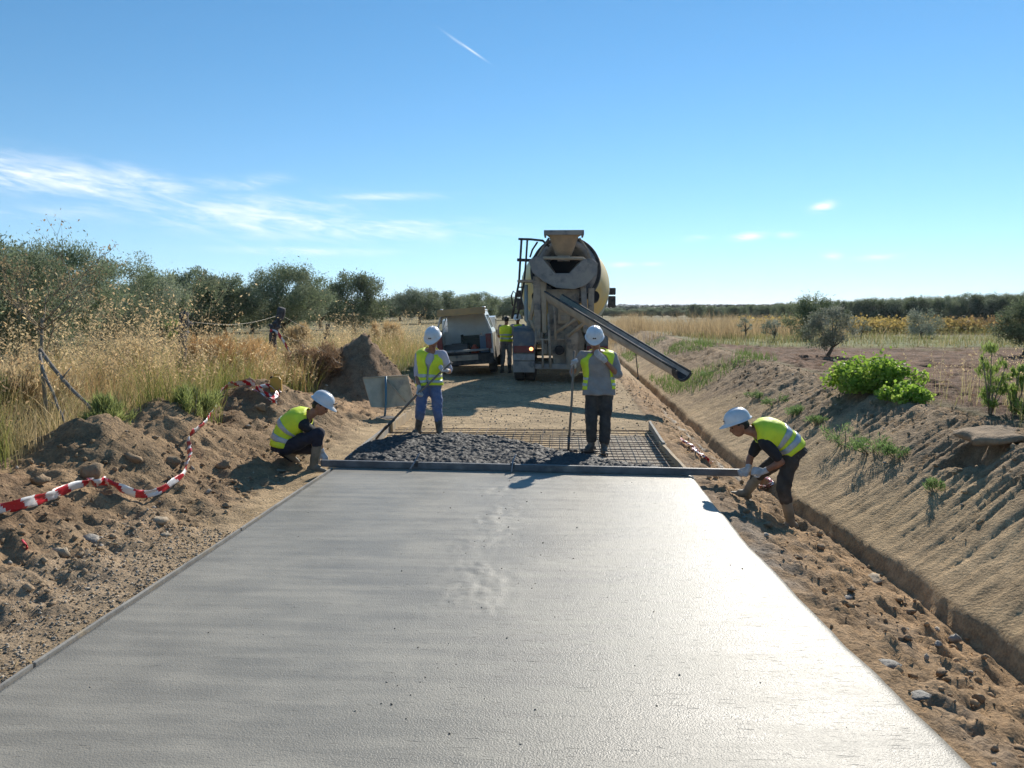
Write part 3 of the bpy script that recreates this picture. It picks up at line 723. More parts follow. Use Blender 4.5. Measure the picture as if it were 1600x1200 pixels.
    o = link('crop', np_mesh('crop', V, F, Cc), M_GRASS, smooth=False)
    tag(o, 'yellowing knee-high crop in a band across the field', 'crop', None, 'stuff')
right_grass()

# ------------------------------------------------------------------ single weeds and bushes
def bush(name, px, by, w, h, cols, seed, label, n, leaf, broad=.8, cat='bush', clumps=40, dx=0, flat=1.0, stem=True, up=.2, z0=.0, dy=0):
    g = hit(px, by); x, y = g[0] + dx, g[1] + dy
    root = empty(name, (x, y, zg1(x, y) - (.32 * h if name == 'weed' else .12 * h if cat == 'bush' else .02)), 0, label, cat)
    me, cc = crown_mesh('foliage', h, w / 2, z0, n, leaf, cols, seed, clumps=clumps, csize=.36, upright=up, flat=flat, broad=broad)
    link('foliage', me, M_BUSH, root, smooth=False)
    b = MB(); gg = random.Random(seed)
    for q in gg.sample(range(len(cc)), min(9, len(cc))):
        c = cc[q]; b.tube([(gg.uniform(-.04, .04) * w, gg.uniform(-.04, .04) * w, -.06), (c[0] * .5, c[1] * .5, c[2] * .55), tuple(c)], [.012, .008, .003], 5)
    b.build('stem', M_DRYWOOD, root, smooth=True)
    return root
LIME = [(.30, .46, .06), (.37, .52, .08), (.22, .37, .05), (.44, .58, .12)]
bush('green_bush', 1385, 620, 1.22, .50, LIME, 41, 'bright green leafy bush on top of the cut bank', 7000, .058, .85, clumps=38, dy=.9, dx=.1)
bush('low_green_bush', 1448, 636, .70, .24, LIME, 42, 'low end of bright green foliage trailing right of the bigger bush', 1800, .055, .8, clumps=16, dy=.7)
WG = [(.16, .25, .085), (.20, .28, .11), (.13, .22, .07)]
for i, (px, by, w, h, lab) in enumerate([(1104, 588, .5, .2, 'green weed high on the cut bank below the chute end'),
        (1183, 622, .42, .2, 'small weed left in the line of weeds on the bank'), (1212, 632, .5, .24, 'second weed in the line of weeds on the bank, darker and taller'),
        (1240, 648, .42, .2, 'weed in the middle of the bank just above the bending man'), (1276, 664, .36, .17, 'thin pale weed between the middle weed and the large tuft'),
        (1322, 692, .62, .33, 'largest green weed tuft on the bank, right of the bending man'), (1362, 703, .55, .22, 'low spreading weed right beside the largest tuft'), (1402, 715, .34, .18, 'last small weed at the right end of the weed line, casting a narrow shadow'),
        (1460, 770, .2, .08, 'tiny green sprout low on the right bank')]):
    bush('weed', px, by, w, h, WG, 50 + i, lab, int(1500 * w), .055, .16, 'weed', clumps=16, up=.7)
TG = [(.25, .34, .08), (.30, .38, .11), (.20, .29, .06)]
for i, (px, by, w, h, lab) in enumerate([(1537, 650, .34, .95, 'tall feathery green weed behind the overhanging earth slab'), (1577, 652, .24, .70, 'second tall green weed, slimmer, right of the feathery one'), (1596, 655, .3, .45, 'short green weed at the right picture edge')]):
    bush('tall_weed', px, by, w, h, TG, 70 + i, lab, int(1500 * h), .08, .14, 'weed', clumps=26, up=1.6, dy=.35, dx=.25)
for i, (px, by, w, h, lab) in enumerate([(300, 655, .6, .34, 'bright green grass tuft behind the tape on the spoil bank'), (155, 662, .5, .3, 'dark green weed between the two near spoil mounds and the dry grass'), (385, 590, .5, .4, 'green tuft below the leaning dark post'), (440, 690, .0, 0, '')]):
    if w: bush('grass_tuft', px, by, w, h, [(.24, .28, .09), (.30, .33, .12), (.20, .23, .08)], 80 + i, lab, int(2200 * w), .16, .07, 'weed', clumps=24, up=1.3, dx=-.15, dy=.4)
# clumps that stand out of the dry grass
for i, (px, by, w, h, cols, lf, brd, up, lab) in enumerate([
        (345, 606, 1.7, 1.0, [(.50, .30, .13), (.58, .38, .18), (.44, .25, .10)], .30, .035, 1.3, 'large rust-coloured fine grass clump left of the leaning dark post'), (392, 592, 1.2, .85, [(.54, .34, .15), (.60, .42, .2)], .28, .035, 1.3, 'rust-coloured grass clump right under the leaning dark post'),
        (500, 606, 1.2, .8, [(.27, .17, .10), (.36, .24, .14), (.20, .13, .08)], .20, .06, .6, 'brown withered bush left of the spoil heap'), (272, 560, .5, 1.5, [(.24, .32, .08), (.30, .36, .12)], .14, .12, 1.6, 'tall green stalky weed beside the knotted dark post'),
        (470, 570, .9, 1.2, [(.62, .47, .26), (.52, .37, .19)], .24, .05, 1.3, 'tall straw clump between the leaning post and the withered bush'), (205, 625, 1.0, 1.05, [(.66, .52, .30), (.56, .42, .22)], .24, .05, 1.2, 'straw clump behind the tips of the fallen branches'),
        (25, 690, .9, 1.0, [(.60, .47, .28), (.50, .36, .2), (.30, .33, .12)], .22, .05, 1.2, 'mixed straw and green clump at the left picture edge'), (610, 545, 1.2, 1.1, [(.64, .46, .23), (.56, .38, .18)], .26, .05, 1.2, 'golden grass clump right behind the spoil heap')]):
    bush('grass_clump', px, by, w, h, cols, 120 + i, lab, int(4200 * w), lf, brd, 'grass clump', clumps=34, up=up, dy=.5, dx=-.2)
# dry branching weed at the far left, and two dead branches leaning in the grass
def dry_weed():
    x, y = at_y(60, 480, 9.6)[0], 9.6; z = zg1(x, y)
    root = empty('dry_weed', (x, y, z - .03), 0, 'tall dry leafless weed with many tan branches at the far left', 'plant')
    b = MB(); g = random.Random(4); tips = []
    top = Vector((.04, .0, 1.55)); b.tube([(0, 0, -.1), (.02, .01, .5), (.0, 0, 1.0), top], [.028, .026, .022, .018], 7)
    def grow(p, d, l, r, k):
        q = p + d * l * .55 + Vector((g.uniform(-.03, .03), g.uniform(-.03, .03), .02)); e = q + (d + Vector((g.uniform(-.25, .25), g.uniform(-.25, .25), .1))).normalized() * l * .45
        b.tube([p, q, e], [r, r * .8, r * .6], 6 if k < 2 else 4)
        if k == 4: tips.append(e); return
        for j in range(3 if k < 3 else 2):
            nd = (d + Vector((g.uniform(-.95, .95), g.uniform(-.6, .6), g.uniform(-.1, .5)))).normalized()
            grow(p + (e - p) * g.uniform(.55, 1.0), nd, l * g.uniform(.5, .75), r * .55, k + 1)
    for j in range(7):
        a = j * .9; grow(top - Vector((0, 0, .5 * g.random() + .02)), Vector((math.cos(a) * .8, math.sin(a) * .5, g.uniform(.35, 1.0))).normalized(), g.uniform(.42, .60), .011, 1)
    b.build('stem', M_DRYWOOD, root, smooth=True)
    n = len(tips) * 7; gg = np.random.default_rng(6); T = np.repeat(np.array([tuple(t) for t in tips]), 7, 0) + gg.normal(size=(n, 3)) * .05
    d = rdir(n, gg); s = np.cross(d, rdir(n, gg)); s /= np.linalg.norm(s, axis=1)[:, None]; ln = gg.uniform(.02, .05, n)
    V, F = quads_leaf(T, d, s, ln, ln * .5)
    so = link('seed_heads', np_mesh('seed_heads', V, F, np.repeat(np.array((.36, .27, .15)) * gg.uniform(.7, 1.2, (n, 1)), 4, 0)), M_GRASS, root, smooth=False); so['kind'] = 'stuff'
dry_weed()
M_GREYWOOD = mat('grey_wood', (.27, .24, .20), (.15, .13, .11), 12, .9, bump=.008)
for a, bq, Y, r, lab in (((62, 548), (176, 648), 9.0, .024, 'longer dead grey branch leaning in the grass at the left'), ((60, 552), (104, 622), 8.8, .017, 'shorter dead grey branch leaning beside the longer one at the left')):
    p = at_y(a[0], a[1], Y + .25); q = at_y(bq[0], bq[1], Y - .3); b = MB(); g = random.Random(int(r * 1e4))
    q[2] = zg1(q[0], q[1]) + .12; P = [p + (q - p) * t + np.array((g.uniform(-.015, .015), g.uniform(-.015, .015), g.uniform(-.02, .02) - .05 * math.sin(t * 3.1))) for t in np.linspace(0, 1.25, 9)]
    b.tube(P, list(np.linspace(r * 1.1, r * .55, 9)), 8)
    for t in (2, 4, 5): b.tube([P[t], P[t] + np.array((g.uniform(-.1, .1), g.uniform(-.1, .1), g.uniform(.05, .16)))], [r * .5, r * .2], 5)
    tag(b.build('dead_branch', M_GREYWOOD, None, True), lab, 'branch', 'dead branches at the left')
# ------------------------------------------------------------------ people
M_SKIN = mat('skin', (.36, .17, .10), (.28, .125, .07), 18, .55)
M_HAIR = mat('hair', (.02, .016, .013), None, rough=.6)
M_EYE = mat('eye', (.03, .02, .015), None, rough=.2)
M_VEST = mat('vest_yellow', (.80, .95, .04), (.68, .84, .04), 7, .6, bump=.010, bscale=14, c3=(.55, .62, .12), s3=4, lo3=.6, hi3=.85)
M_BAND = mat('reflective_band', (.50, .54, .56), (.42, .46, .48), 30, .35, .2)
M_HELM = mat('helmet_white', (.76, .77, .78), (.66, .66, .66), 7, .36, coat=.2, c3=(.50, .47, .42), s3=9, lo3=.62, hi3=.85)
M_GLOVE = mat('glove_grey', (.55, .55, .56), (.40, .39, .38), 14, .85)
M_SH_GREY = mat('shirt_grey', (.34, .315, .295), (.27, .25, .235), 6, .9, bump=.012, bscale=11)
M_SH_PALE = mat('shirt_pale', (.52, .52, .60), (.42, .44, .54), 6, .9, bump=.012, bscale=11)
M_SH_BLACK = mat('shirt_black', (.016, .016, .02), (.026, .025, .028), 9, .85, bump=.006, bscale=16)
M_JEANS = mat('jeans_blue', (.095, .14, .28), (.16, .20, .32), 6, .9, bump=.012, bscale=12, c3=(.26, .26, .26), s3=4, lo3=.55, hi3=.8)
M_TR_DARK = mat('trousers_dark', (.040, .038, .038), (.07, .064, .058), 7, .9, bump=.012, bscale=12, c3=(.17, .16, .14), s3=5, lo3=.56, hi3=.8)
M_TR_NAVY = mat('trousers_navy', (.016, .018, .032), (.03, .03, .045), 7, .9, bump=.008, bscale=14)
M_TR_BROWN = mat('trousers_brown', (.045, .038, .032), (.085, .07, .056), 5, .9, bump=.012, bscale=12, c3=(.18, .15, .115), s3=5, lo3=.56, hi3=.8)
M_BOOT_D = mat('boot_dark', (.06, .058, .052), (.15, .14, .125), 8, .65)
M_BOOT_O = mat('boot_olive', (.16, .145, .105), (.26, .225, .165), 7, .65)
M_BLUE = mat('shirt_blue', (.05, .11, .26), (.07, .13, .3), 8, .85)

def fuse(b, name, m, parent, voxel=.012, smooth=4, wr=0.0, wsc=9.0, seed=0):
    me = bpy.data.meshes.new(name); me.from_pydata(b.v, [], b.f)
    bm = bmesh.new(); bm.from_mesh(me); bmesh.ops.recalc_face_normals(bm, faces=bm.faces); bm.to_mesh(me); bm.free()
    o = bpy.data.objects.new('tmp', me); COL.objects.link(o)
    r = o.modifiers.new('r', 'REMESH'); r.mode = 'VOXEL'; r.voxel_size = voxel
    s = o.modifiers.new('s', 'SMOOTH'); s.factor = .5; s.iterations = smooth
    dg = C.evaluated_depsgraph_get(); dg.update()
    out = bpy.data.meshes.new_from_object(o.evaluated_get(dg)); out.name = name
    bpy.data.objects.remove(o); bpy.data.meshes.remove(me)
    if wr:
        n = len(out.vertices); co = np.empty(n * 3, np.float32); out.vertices.foreach_get('co', co); co = co.reshape(-1, 3)
        no = np.empty(n * 3, np.float32); out.vertices.foreach_get('normal', no); no = no.reshape(-1, 3)
        k = fbm(co[:, 0] * wsc + co[:, 2] * wsc * 1.3 + seed, co[:, 1] * wsc + co[:, 2] * wsc * .6, 3, 400 + seed)
        out.vertices.foreach_set('co', (co + no * (wr * k)[:, None]).ravel().astype(np.float32)); out.update()
    out.materials.clear()
    return link(name, out, m, parent, True)
def limb(b, pts, rad, n=12):
    for i in range(len(pts) - 1): b.tube([pts[i], pts[i + 1]], [rad[i], rad[i + 1]], n)
    for p, r in zip(pts, rad): b.ball(p, r * .995, n, 8)
W_T = ([-.35, -.2, 0, .25, .5, .72, .86, .94, 1.0], [.185, .182, .172, .158, .172, .188, .19, .125, .07], [.135, .132, .125, .112, .122, .128, .105, .08, .065])
class Spine:
    def __init__(s, J):
        s.p0 = np.array(J['pelvis']); s.p2 = np.array(J['neck']); s.p1 = np.array(J.get('mid', (s.p0 + s.p2) / 2))
        s.s0 = nrm(np.array(J['hipR']) - np.array(J['hipL'])); s.s2 = nrm(np.array(J['shR']) - np.array(J['shL']))
        s.k = J.get('build', 1.0)
    def pt(s, t):
        if t < 0: return s.p0 + (s.p1 - s.p0) * 2 * t
        return s.p0 * (1 - t) ** 2 + s.p1 * 2 * t * (1 - t) + s.p2 * t * t
    def frame(s, t):
        tt = min(max(t, 0), 1); d = nrm((s.p1 - s.p0) * (1 - tt) + (s.p2 - s.p1) * tt)
        sd = s.s0 * (1 - tt) + s.s2 * tt; sd = nrm(sd - d * np.dot(sd, d)); return d, sd, np.cross(d, sd)
    def ring(s, t, infl, n=28, a0=0.0, a1=2 * math.pi):
        d, sd, f = s.frame(t); w_ = np.interp(t, *W_T[:2]) * s.k + infl; dp = np.interp(t, W_T[0], W_T[2]) * s.k + infl
        c = s.pt(t); out = []
        for k in range(n):
            a = a0 + (a1 - a0) * k / n; ca_, sa_ = math.cos(a), math.sin(a)
            e = lambda q: math.copysign(abs(q) ** .8, q)
            out.append(c + sd * e(ca_) * w_ + f * e(sa_) * dp)
        return out
    def loft(s, b, ts, infl, n=28):
        v = []; f = []
        for t in ts: v += s.ring(t, infl, n)
        m = len(ts)
        for i in range(m - 1):
            for k in range(n): f.append((i * n + k, i * n + (k + 1) % n, (i + 1) * n + (k + 1) % n, (i + 1) * n + k))
        f += [tuple(range(n))[::-1], tuple((m - 1) * n + k for k in range(n))]
        b.add(v, f)
def garment(sp_, name, m, parent, t0, t1, infl, front=None, n=56, rows=22, thick=.008, wr=.013, seed=0):
    """open shell round the torso; front(t) = half angle left open at the front"""
    v = []; f = []; ts = np.linspace(t0, t1, rows)
    for i, t in enumerate(ts):
        h = front(t) if front else 0.0
        rg = sp_.ring(t, infl, n + 1 if front else n, math.pi / 2 + h, math.pi / 2 - h + 2 * math.pi) if not front else None
        if front:
            d, sd, fw = sp_.frame(t); w_ = np.interp(t, *W_T[:2]) * sp_.k + infl; dp = np.interp(t, W_T[0], W_T[2]) * sp_.k + infl; c = sp_.pt(t); rg = []
            for k in range(n):
                a = math.pi / 2 + h + (2 * math.pi - 2 * h) * k / (n - 1); e = lambda q: math.copysign(abs(q) ** .8, q)
                rg.append(c + sd * e(math.cos(a)) * w_ + fw * e(math.sin(a)) * dp)
        v += rg
    v = np.array(v)
    for i in range(rows - 1):
        for k in range(n - 1 if front else n): f.append((i * n + k, i * n + (k + 1) % n, (i + 1) * n + (k + 1) % n, (i + 1) * n + k))
    if wr: v = v + np.stack([fbm(v[:, 0] * 8 + q, v[:, 2] * 8 + v[:, 1] * 5, 3, 500 + seed + q) for q in range(3)], 1) * wr
    me = bpy.data.meshes.new(name); me.from_pydata([tuple(p) for p in v], [], f)
    bm = bmesh.new(); bm.from_mesh(me); bmesh.ops.recalc_face_normals(bm, faces=bm.faces); bm.to_mesh(me); bm.free()
    o = link(name, me, m, parent, True); so = o.modifiers.new('thick', 'SOLIDIFY'); so.thickness = thick; so.offset = 0
    return o
def hand(b, wr, d, nrm_, curl=1.0, rad=.0105, side=1):
    """palm + five unequal bent fingers; d: wrist->knuckles, nrm_: palm normal (the side the fingers close to)"""
    d = nrm(d); n = nrm(np.array(nrm_, float) - d * np.dot(nrm_, d)); g = np.cross(d, n) * side; wr = np.array(wr, float)
    k = wr + d * .085
    for i in range(4): b.tube([wr + g * (i - 1.5) * .012, k + g * (i - 1.5) * .021], [.019, .0165], 8); b.ball(k + g * (i - 1.5) * .021, .0165, 8, 6)
    b.ball(wr, .029, 10, 8)
    for i, L_ in enumerate((.94, 1.06, 1.0, .80)):
        p = k + g * (i - 1.5) * .0225; a = 0
        for sg, l, r in ((.55, .042, rad), (.85, .030, rad * .95), (.7, .024, rad * .86)):
            a += sg * curl * (1 + .06 * i); q = p + (d * math.cos(a) + n * math.sin(a)) * l * L_
            b.tube([p, q], [r * 1.05, r], 8); b.ball(q, r, 8, 6); p = q
    p = wr + d * .03 + g * -.030
    for dr, l, r in ((d * .55 - g * .75 + n * .55, .038, rad * 1.25), (d * .75 - g * .1 + n * .75, .032, rad * 1.1), (d * .6 + g * .45 + n * .7, .024, rad)):
        q = p + nrm(dr) * l; b.tube([p, q], [r, r * .92], 8); b.ball(q, r * .92, 8, 6); p = q
def helmet(parent, c, f, u):
    f = nrm(f); u = nrm(np.array(u) - f * np.dot(u, f)); s = np.cross(f, u); c = np.array(c) + u * .028
    b = MB(); v = []; fa = []; n, m = 32, 12
    P = lambda x, y, z: c + s * x + f * y + u * z
    for i in range(m + 1):
        th = math.pi / 2 * i / m; r = math.sin(th) ** .85 if i else 1e-3; z = .138 * math.cos(th) ** .9 if i < m else 0
        for k in range(n):
            a = 2 * math.pi * k / n; rib = 1 + .03 * math.exp(-(math.cos(a) / .16) ** 2) * math.sin(th)
            v.append(P(.121 * r * math.cos(a), .150 * r * math.sin(a), z * rib))
    brim = []
    for ring_, (ex, dz) in enumerate(((.014, -.006), (.016, -.013), (-.004, -.016))):
        for k in range(n):
            a = 2 * math.pi * k / n; vis = max(0, math.sin(a)) ** 2.2 * .055 * (1 if ring_ < 2 else .15)
            v.append(P((.121 + ex) * math.cos(a), (.150 + ex + vis) * math.sin(a), dz - vis * .25))
    for i in range(m + 3):
        for k in range(n): fa.append((i * n + k, (i + 1) * n + k, (i + 1) * n + (k + 1) % n, i * n + (k + 1) % n))
    b.add(v, fa); o = b.build('helmet', M_HELM, parent, True)
    sb = o.modifiers.new('thick', 'SOLIDIFY'); sb.thickness = .004
    r = MB(); r.tube([P(0, .150 * math.sin(t), .140 * math.cos(t)) for t in np.linspace(-1.2, 1.15, 9)], [.008] * 9, 6); r.build('ridge', M_HELM, o, True)
    g = MB(); g.add([P(x, .150 * math.sin(1.18) + .003 + y_, z) for x, y_, z in ((-.022, 0, .050), (.022, 0, .050), (.022, .008, .034), (-.022, .008, .034))], [(0, 1, 2, 3)]); g.build('badge', M_EYE, o)
    return o
def person(label, J, o, group=None):
    """J: world joints; o: outfit"""
    org = np.array((J['pelvis'][0], J['pelvis'][1], min(J['ankR'][2], J['ankL'][2]) - .08))
    J = {k: (np.array(v, float) - org if isinstance(v, (tuple, list, np.ndarray)) and k not in ('face', 'toeR', 'toeL', 'palmR', 'palmL', 'dirR', 'dirL', 'up') else v) for k, v in J.items()}
    root = empty('person', tuple(org), 0, label, 'person', group)
    S = Spine(J); k = S.k
    f = nrm(J['face']); u = nrm(np.array(J.get('up', (0, 0, 1)), float) - f * np.dot(J.get('up', (0, 0, 1)), f)); s = np.cross(f, u); h = J['head']
    b = MB()                                         # one continuous body
    S.loft(b, [-.05, .1, .25, .4, .55, .7, .8, .87, .93, .97, 1.0], 0)
    limb(b, [J['neck'] - S.frame(1)[0] * .03, J['neck'] + (h - J['neck']) * .55], [.062, .056])
    HP = lambda x, y, z: h + s * x + f * y + u * z
    v0 = len(b.v); b.ball((0, 0, 0), (.076, .096, .108), 20, 14)
    b.v[v0:] = [tuple(HP(p[0], p[1], p[2] + .012)) for p in b.v[v0:]]
    v0 = len(b.v); b.ball((0, .028, -.062), (.056, .062, .058), 14, 10); b.v[v0:] = [tuple(HP(*p)) for p in b.v[v0:]]
    b.tube([HP(0, .088, .012), HP(0, .112, -.024)], [.011, .017], 8); b.ball(HP(0, .108, -.026), .0165, 8, 6)
    b.tube([HP(-.026, .084, -.062), HP(0, .094, -.060), HP(.026, .084, -.062)], [.007, .011, .007], 8)
    b.tube([HP(-.05, .074, .028), HP(0, .094, .026), HP(.05, .074, .028)], [.010, .013, .010], 8)
    for q in (-1, 1): v0 = len(b.v); b.ball((0, 0, 0), (.011, .022, .034), 10, 8); b.v[v0:] = [tuple(HP(q * .08 + p[0], p[1] - .008, p[2] - .008)) for p in b.v[v0:]]
    for sd in 'RL':
        sh, elb, wri = J['sh' + sd], J['elb' + sd], J['wri' + sd]
        limb(b, [S.pt(.84) + (sh - S.pt(.84)) * .5, sh, sh + (elb - sh) * .5, elb], [.062, .056 * k, .048 * k, .040])
        limb(b, [elb, elb + (wri - elb) * .3, wri], [.040, .042, .025])
        limb(b, [J['hip' + sd], J['knee' + sd]], [.088 * k, .058]); limb(b, [J['knee' + sd], J['knee' + sd] + (J['ank' + sd] - J['knee' + sd]) * .35, J['ank' + sd]], [.056, .056, .040])
        hd = J.get('dir' + sd); hd = wri - elb if hd is None else hd
        b.tube([wri, wri + nrm(hd) * .05], [.024, .014], 8)
        b.ball(J['ank' + sd], .038)
    body = fuse(b, 'body', M_SKIN, root, .0115, 4)
    e = MB()
    for q in (-1, 1):
        e = MB(); e.ball(HP(q * .031, .089, .008), .0105, 8, 6); e.build('eye', M_EYE, body, True)
    hb = MB(); v0 = 0; hb.ball((0, 0, 0), (.082, .098, .098), 18, 12); hb.v[:] = [tuple(HP(p[0], p[1] - .016, p[2] + .022 - .035 * max(0, -p[1] / .1))) for p in hb.v]
    hb.build('hair', M_HAIR, root, True)
    # shirt with sleeves
    b = MB(); t0 = o.get('shirt_hem', 0.0); S.loft(b, sorted([t0, t0 * .5, .02, .12, .25, .4, .55, .7, .8, .87, .93, .965]), .014 + (.016 if t0 < 0 else 0))
    sl = o.get('sleeve', .75)
    for sd in 'RL':
        sh, elb, wri = J['sh' + sd], J['elb' + sd], J['wri' + sd]
        if sl <= 1: limb(b, [S.pt(.84) + (sh - S.pt(.84)) * .5, sh, sh + (elb - sh) * sl], [.075, .074 * k, .062 * k])
        else: limb(b, [S.pt(.84) + (sh - S.pt(.84)) * .5, sh, elb, elb + (wri - elb) * (sl - 1)], [.075, .072 * k, .054, .045])
    fuse(b, 'shirt', o['shirt'], root, .012, 4, .012, 9, 1)
    # trousers
    b = MB(); S.loft(b, [-.12, -.05, 0, .06], .004); tuck = o.get('tuck', .55)
    for sd in 'RL':
        hp, kn, an = J['hip' + sd], J['knee' + sd], J['ank' + sd]
        limb(b, [hp, hp + (kn - hp) * .5, kn, kn + (an - kn) * tuck], [.104 * k, .092 * k, .075 * k, o.get('leg_r', .066)])
    b.tube([J['hipR'] + np.array((0, 0, .02)), J['hipL'] + np.array((0, 0, .02))], [.10 * k, .10 * k], 12)
    fuse(b, 'trousers', o['trousers'], root, .012, 4, .016, 9, 3)
    # boots, gloves
    for sd in 'RL':
        kn, an, toe = J['knee' + sd], J['ank' + sd], nrm(J['toe' + sd]); b = MB()
        st = kn + (an - kn) * o.get('boot_top', .25)
        limb(b, [st, st + (an - st) * .5, an], [.064, .060, .050])
        dn = nrm(an - kn); dn = nrm(dn - toe * np.dot(dn, toe))
        b.tube([an - toe * .055 + dn * .045, an + toe * .07 + dn * .045, an + toe * .165 + dn * .05], [.042, .043, .030], 12); b.ball(an + toe * .165 + dn * .05, .030, 10, 8); b.ball(an - toe * .04 + dn * .03, .046, 10, 8)
        b.tube([an, an + toe * .09 + dn * .03], [.05, .042], 12)
        bo = fuse(b, 'boot', o['boots'], root, .010, 3, .005, 14, 5)
        so = MB(); so.beam(an - toe * .10 + dn * .086, an + toe * .19 + dn * .086, .088, .018, up=-dn); so.build('sole', M_HAIR, bo, bevel=.006)
        wri, elb = J['wri' + sd], J['elb' + sd]; b = MB(); hd = J.get('dir' + sd); hd = wri - elb if hd is None else np.array(hd, float)
        pn = J.get('palm' + sd, (0, 0, -1)); hand(b, wri, hd, pn, J.get('curl' + sd, 1.0), .0125, 1 if sd == 'R' else -1)
        b.tube([wri - nrm(wri - elb) * .05, wri], [.037, .033], 10)
        fuse(b, 'glove', o.get('gloves', M_GLOVE), root, .0062, 2)
    fr = o.get('front')
    ve = garment(S, 'vest', M_VEST, root, o.get('vest_hem', .02), .985, .034, fr, seed=o.get('seed', 0))
    for a0, a1 in o.get('bands', ((.16, .25), (.38, .47))): garment(S, 'reflective_band', M_BAND, ve, a0, a1, .041, fr, rows=5, thick=.004, wr=.013, seed=o.get('seed', 0))
    if o.get('helmet', True): helmet(root, h + u * .035, f, u)
    return root, org
def J_at(Y0):
    return lambda px, py, dy=0.0: at_y(px, py, Y0 + dy)

# man leaning on a rake in the middle
q = J_at(11.25)
A = dict(pelvis=q(936, 602, .03), mid=q(936, 574, .06), neck=q(932, 548, 0), head=q(929, 531, -.07), face=(-.05, -.88, -.46), shR=q(911, 556, 0), shL=q(957, 558, .02),
         hipR=q(926, 606, .03), hipL=q(946, 606, .03), kneeR=q(924, 655, -.03), ankR=q(924, 697, .04), kneeL=q(946, 656, 0), ankL=q(944, 701, -.02), toeR=(-.75, -.65, 0), toeL=(.15, -1, 0),
         elbR=q(896, 583, .13), wriR=q(897, 571, -.12), elbL=q(966, 586, -.07), wriL=q(943, 561, -.20), palmR=(.35, -.2, -.6), palmL=(-.2, .6, .45), dirL=(-.75, .12, .62), dirR=(-.06, -.5, .8), curlR=1.25, curlL=.5, build=1.12)
PA, OA = person('man in open yellow vest and grey shirt standing with a rake, hand at mouth', A,
       dict(shirt=M_SH_GREY, shirt_hem=-.28, trousers=M_TR_DARK, tuck=.72, leg_r=.074, boot_top=.5, boots=M_BOOT_D, front=lambda t: .80 - .40 * max(t, 0) ** 1.0, vest_hem=-.12, bands=((-.02, .06), (.16, .24)), sleeve=.95, seed=1))
# man pulling concrete with a shovel at the left
q = J_at(12.15)
B = dict(pelvis=q(671, 597, .10), mid=q(670, 570, .12), neck=q(675, 547, .0), head=q(677, 530, -.08), face=(-.12, -.85, -.50), shR=q(655, 556, .03), shL=q(692, 554, .0),
         hipR=q(663, 601, .1), hipL=q(679, 601, .1), kneeR=q(657, 641, -.04), ankR=q(653, 673, .10), kneeL=q(684, 643, -.02), ankL=q(687, 677, .0), toeR=(-.5, -.85, 0), toeL=(.5, -.85, 0),
         elbR=q(652, 587, .06), wriR=q(655, 607, -.13), elbL=q(702, 580, .12), wriL=q(697, 579, -.14), palmR=(.5, -.4, -.3), palmL=(-.6, -.5, .2), dirL=(-.75, -.55, .1), dirR=(-.15, -.35, -.9), curlR=1.2, curlL=1.25)
PB, OB = person('man in yellow vest and blue jeans holding a shovel in the wet concrete', B,
       dict(shirt=M_SH_PALE, trousers=M_JEANS, tuck=.35, boots=M_BOOT_D, boot_top=.12, front=lambda t: .04 + .42 * max(0, (t - .5)) ** .8, vest_hem=-.10, bands=((-.02, .07), (.17, .27)), sleeve=.92, seed=2))
# crouching man at the left end of the screed bar
q = J_at(9.95)
D_ = dict(pelvis=q(441, 694, 0), mid=q(446, 656, 0), neck=q(484, 651, 0), head=q(501, 634, -.01), face=(.86, -.12, -.50), up=(.45, 0, .9), shR=q(474, 664, -.16), shL=q(481, 658, .15),
          hipR=q(446, 699, -.09), hipL=q(446, 696, .09), kneeR=q(499, 677, -.16), ankR=q(489, 729, -.12), kneeL=q(488, 700, .17), ankL=q(452, 706, .17), toeR=(.95, -.2, 0), toeL=(.8, 0, -.5),
          elbR=q(497, 680, -.03), wriR=q(503, 707, -.02), elbL=q(489, 690, .10), wriL=q(501, 708, .10), palmR=(-.3, .4, -.5), palmL=(-.3, -.4, -.5), dirR=(.45, 0, -.85), dirL=(.4, -.1, -.85), curlR=1.0, curlL=1.0)
PC, OC = person('man crouching beside the left end of the screed bar, black sleeves under a yellow vest', D_,
       dict(shirt=M_SH_BLACK, trousers=M_TR_NAVY, tuck=.3, boots=M_BOOT_O, boot_top=.22, vest_hem=-.02, bands=((.10, .22), (.38, .50)), sleeve=.95, seed=3))
# bending man at the right end of the screed bar
q = J_at(8.95)
E_ = dict(pelvis=q(1239, 703, 0), mid=q(1214, 668, 0), neck=q(1178, 677, 0), head=q(1155, 665, 0), face=(-.93, -.08, -.34), up=(-.3, 0, .95), shL=q(1197, 694, -.17), shR=q(1189, 686, .16),
          hipL=q(1236, 710, -.09), hipR=q(1234, 708, .10), kneeL=q(1224, 762, -.14), ankL=q(1236, 818, -.10), kneeR=q(1188, 738, .2), ankR=q(1166, 770, .30), toeL=(-.95, -.25, -.1), toeR=(-.95, -.2, .22),
          elbL=q(1221, 722, -.20), wriL=q(1193, 737, -.12), elbR=q(1172, 715, .13), wriR=q(1169, 733, .06), palmL=(-.3, .6, -.2), palmR=(-.3, -.6, .1), dirL=(-.95, .2, .05), dirR=(-.8, -.1, -.45), curlL=1.15, curlR=1.1)
PD, OD = person('man bending over the right end of the screed bar, black T-shirt under a yellow vest', E_,
       dict(shirt=M_SH_BLACK, trousers=M_TR_BROWN, tuck=.35, boots=M_BOOT_O, boot_top=.28, vest_hem=.02, bands=((.12, .24), (.32, .44)), sleeve=.72, seed=4))
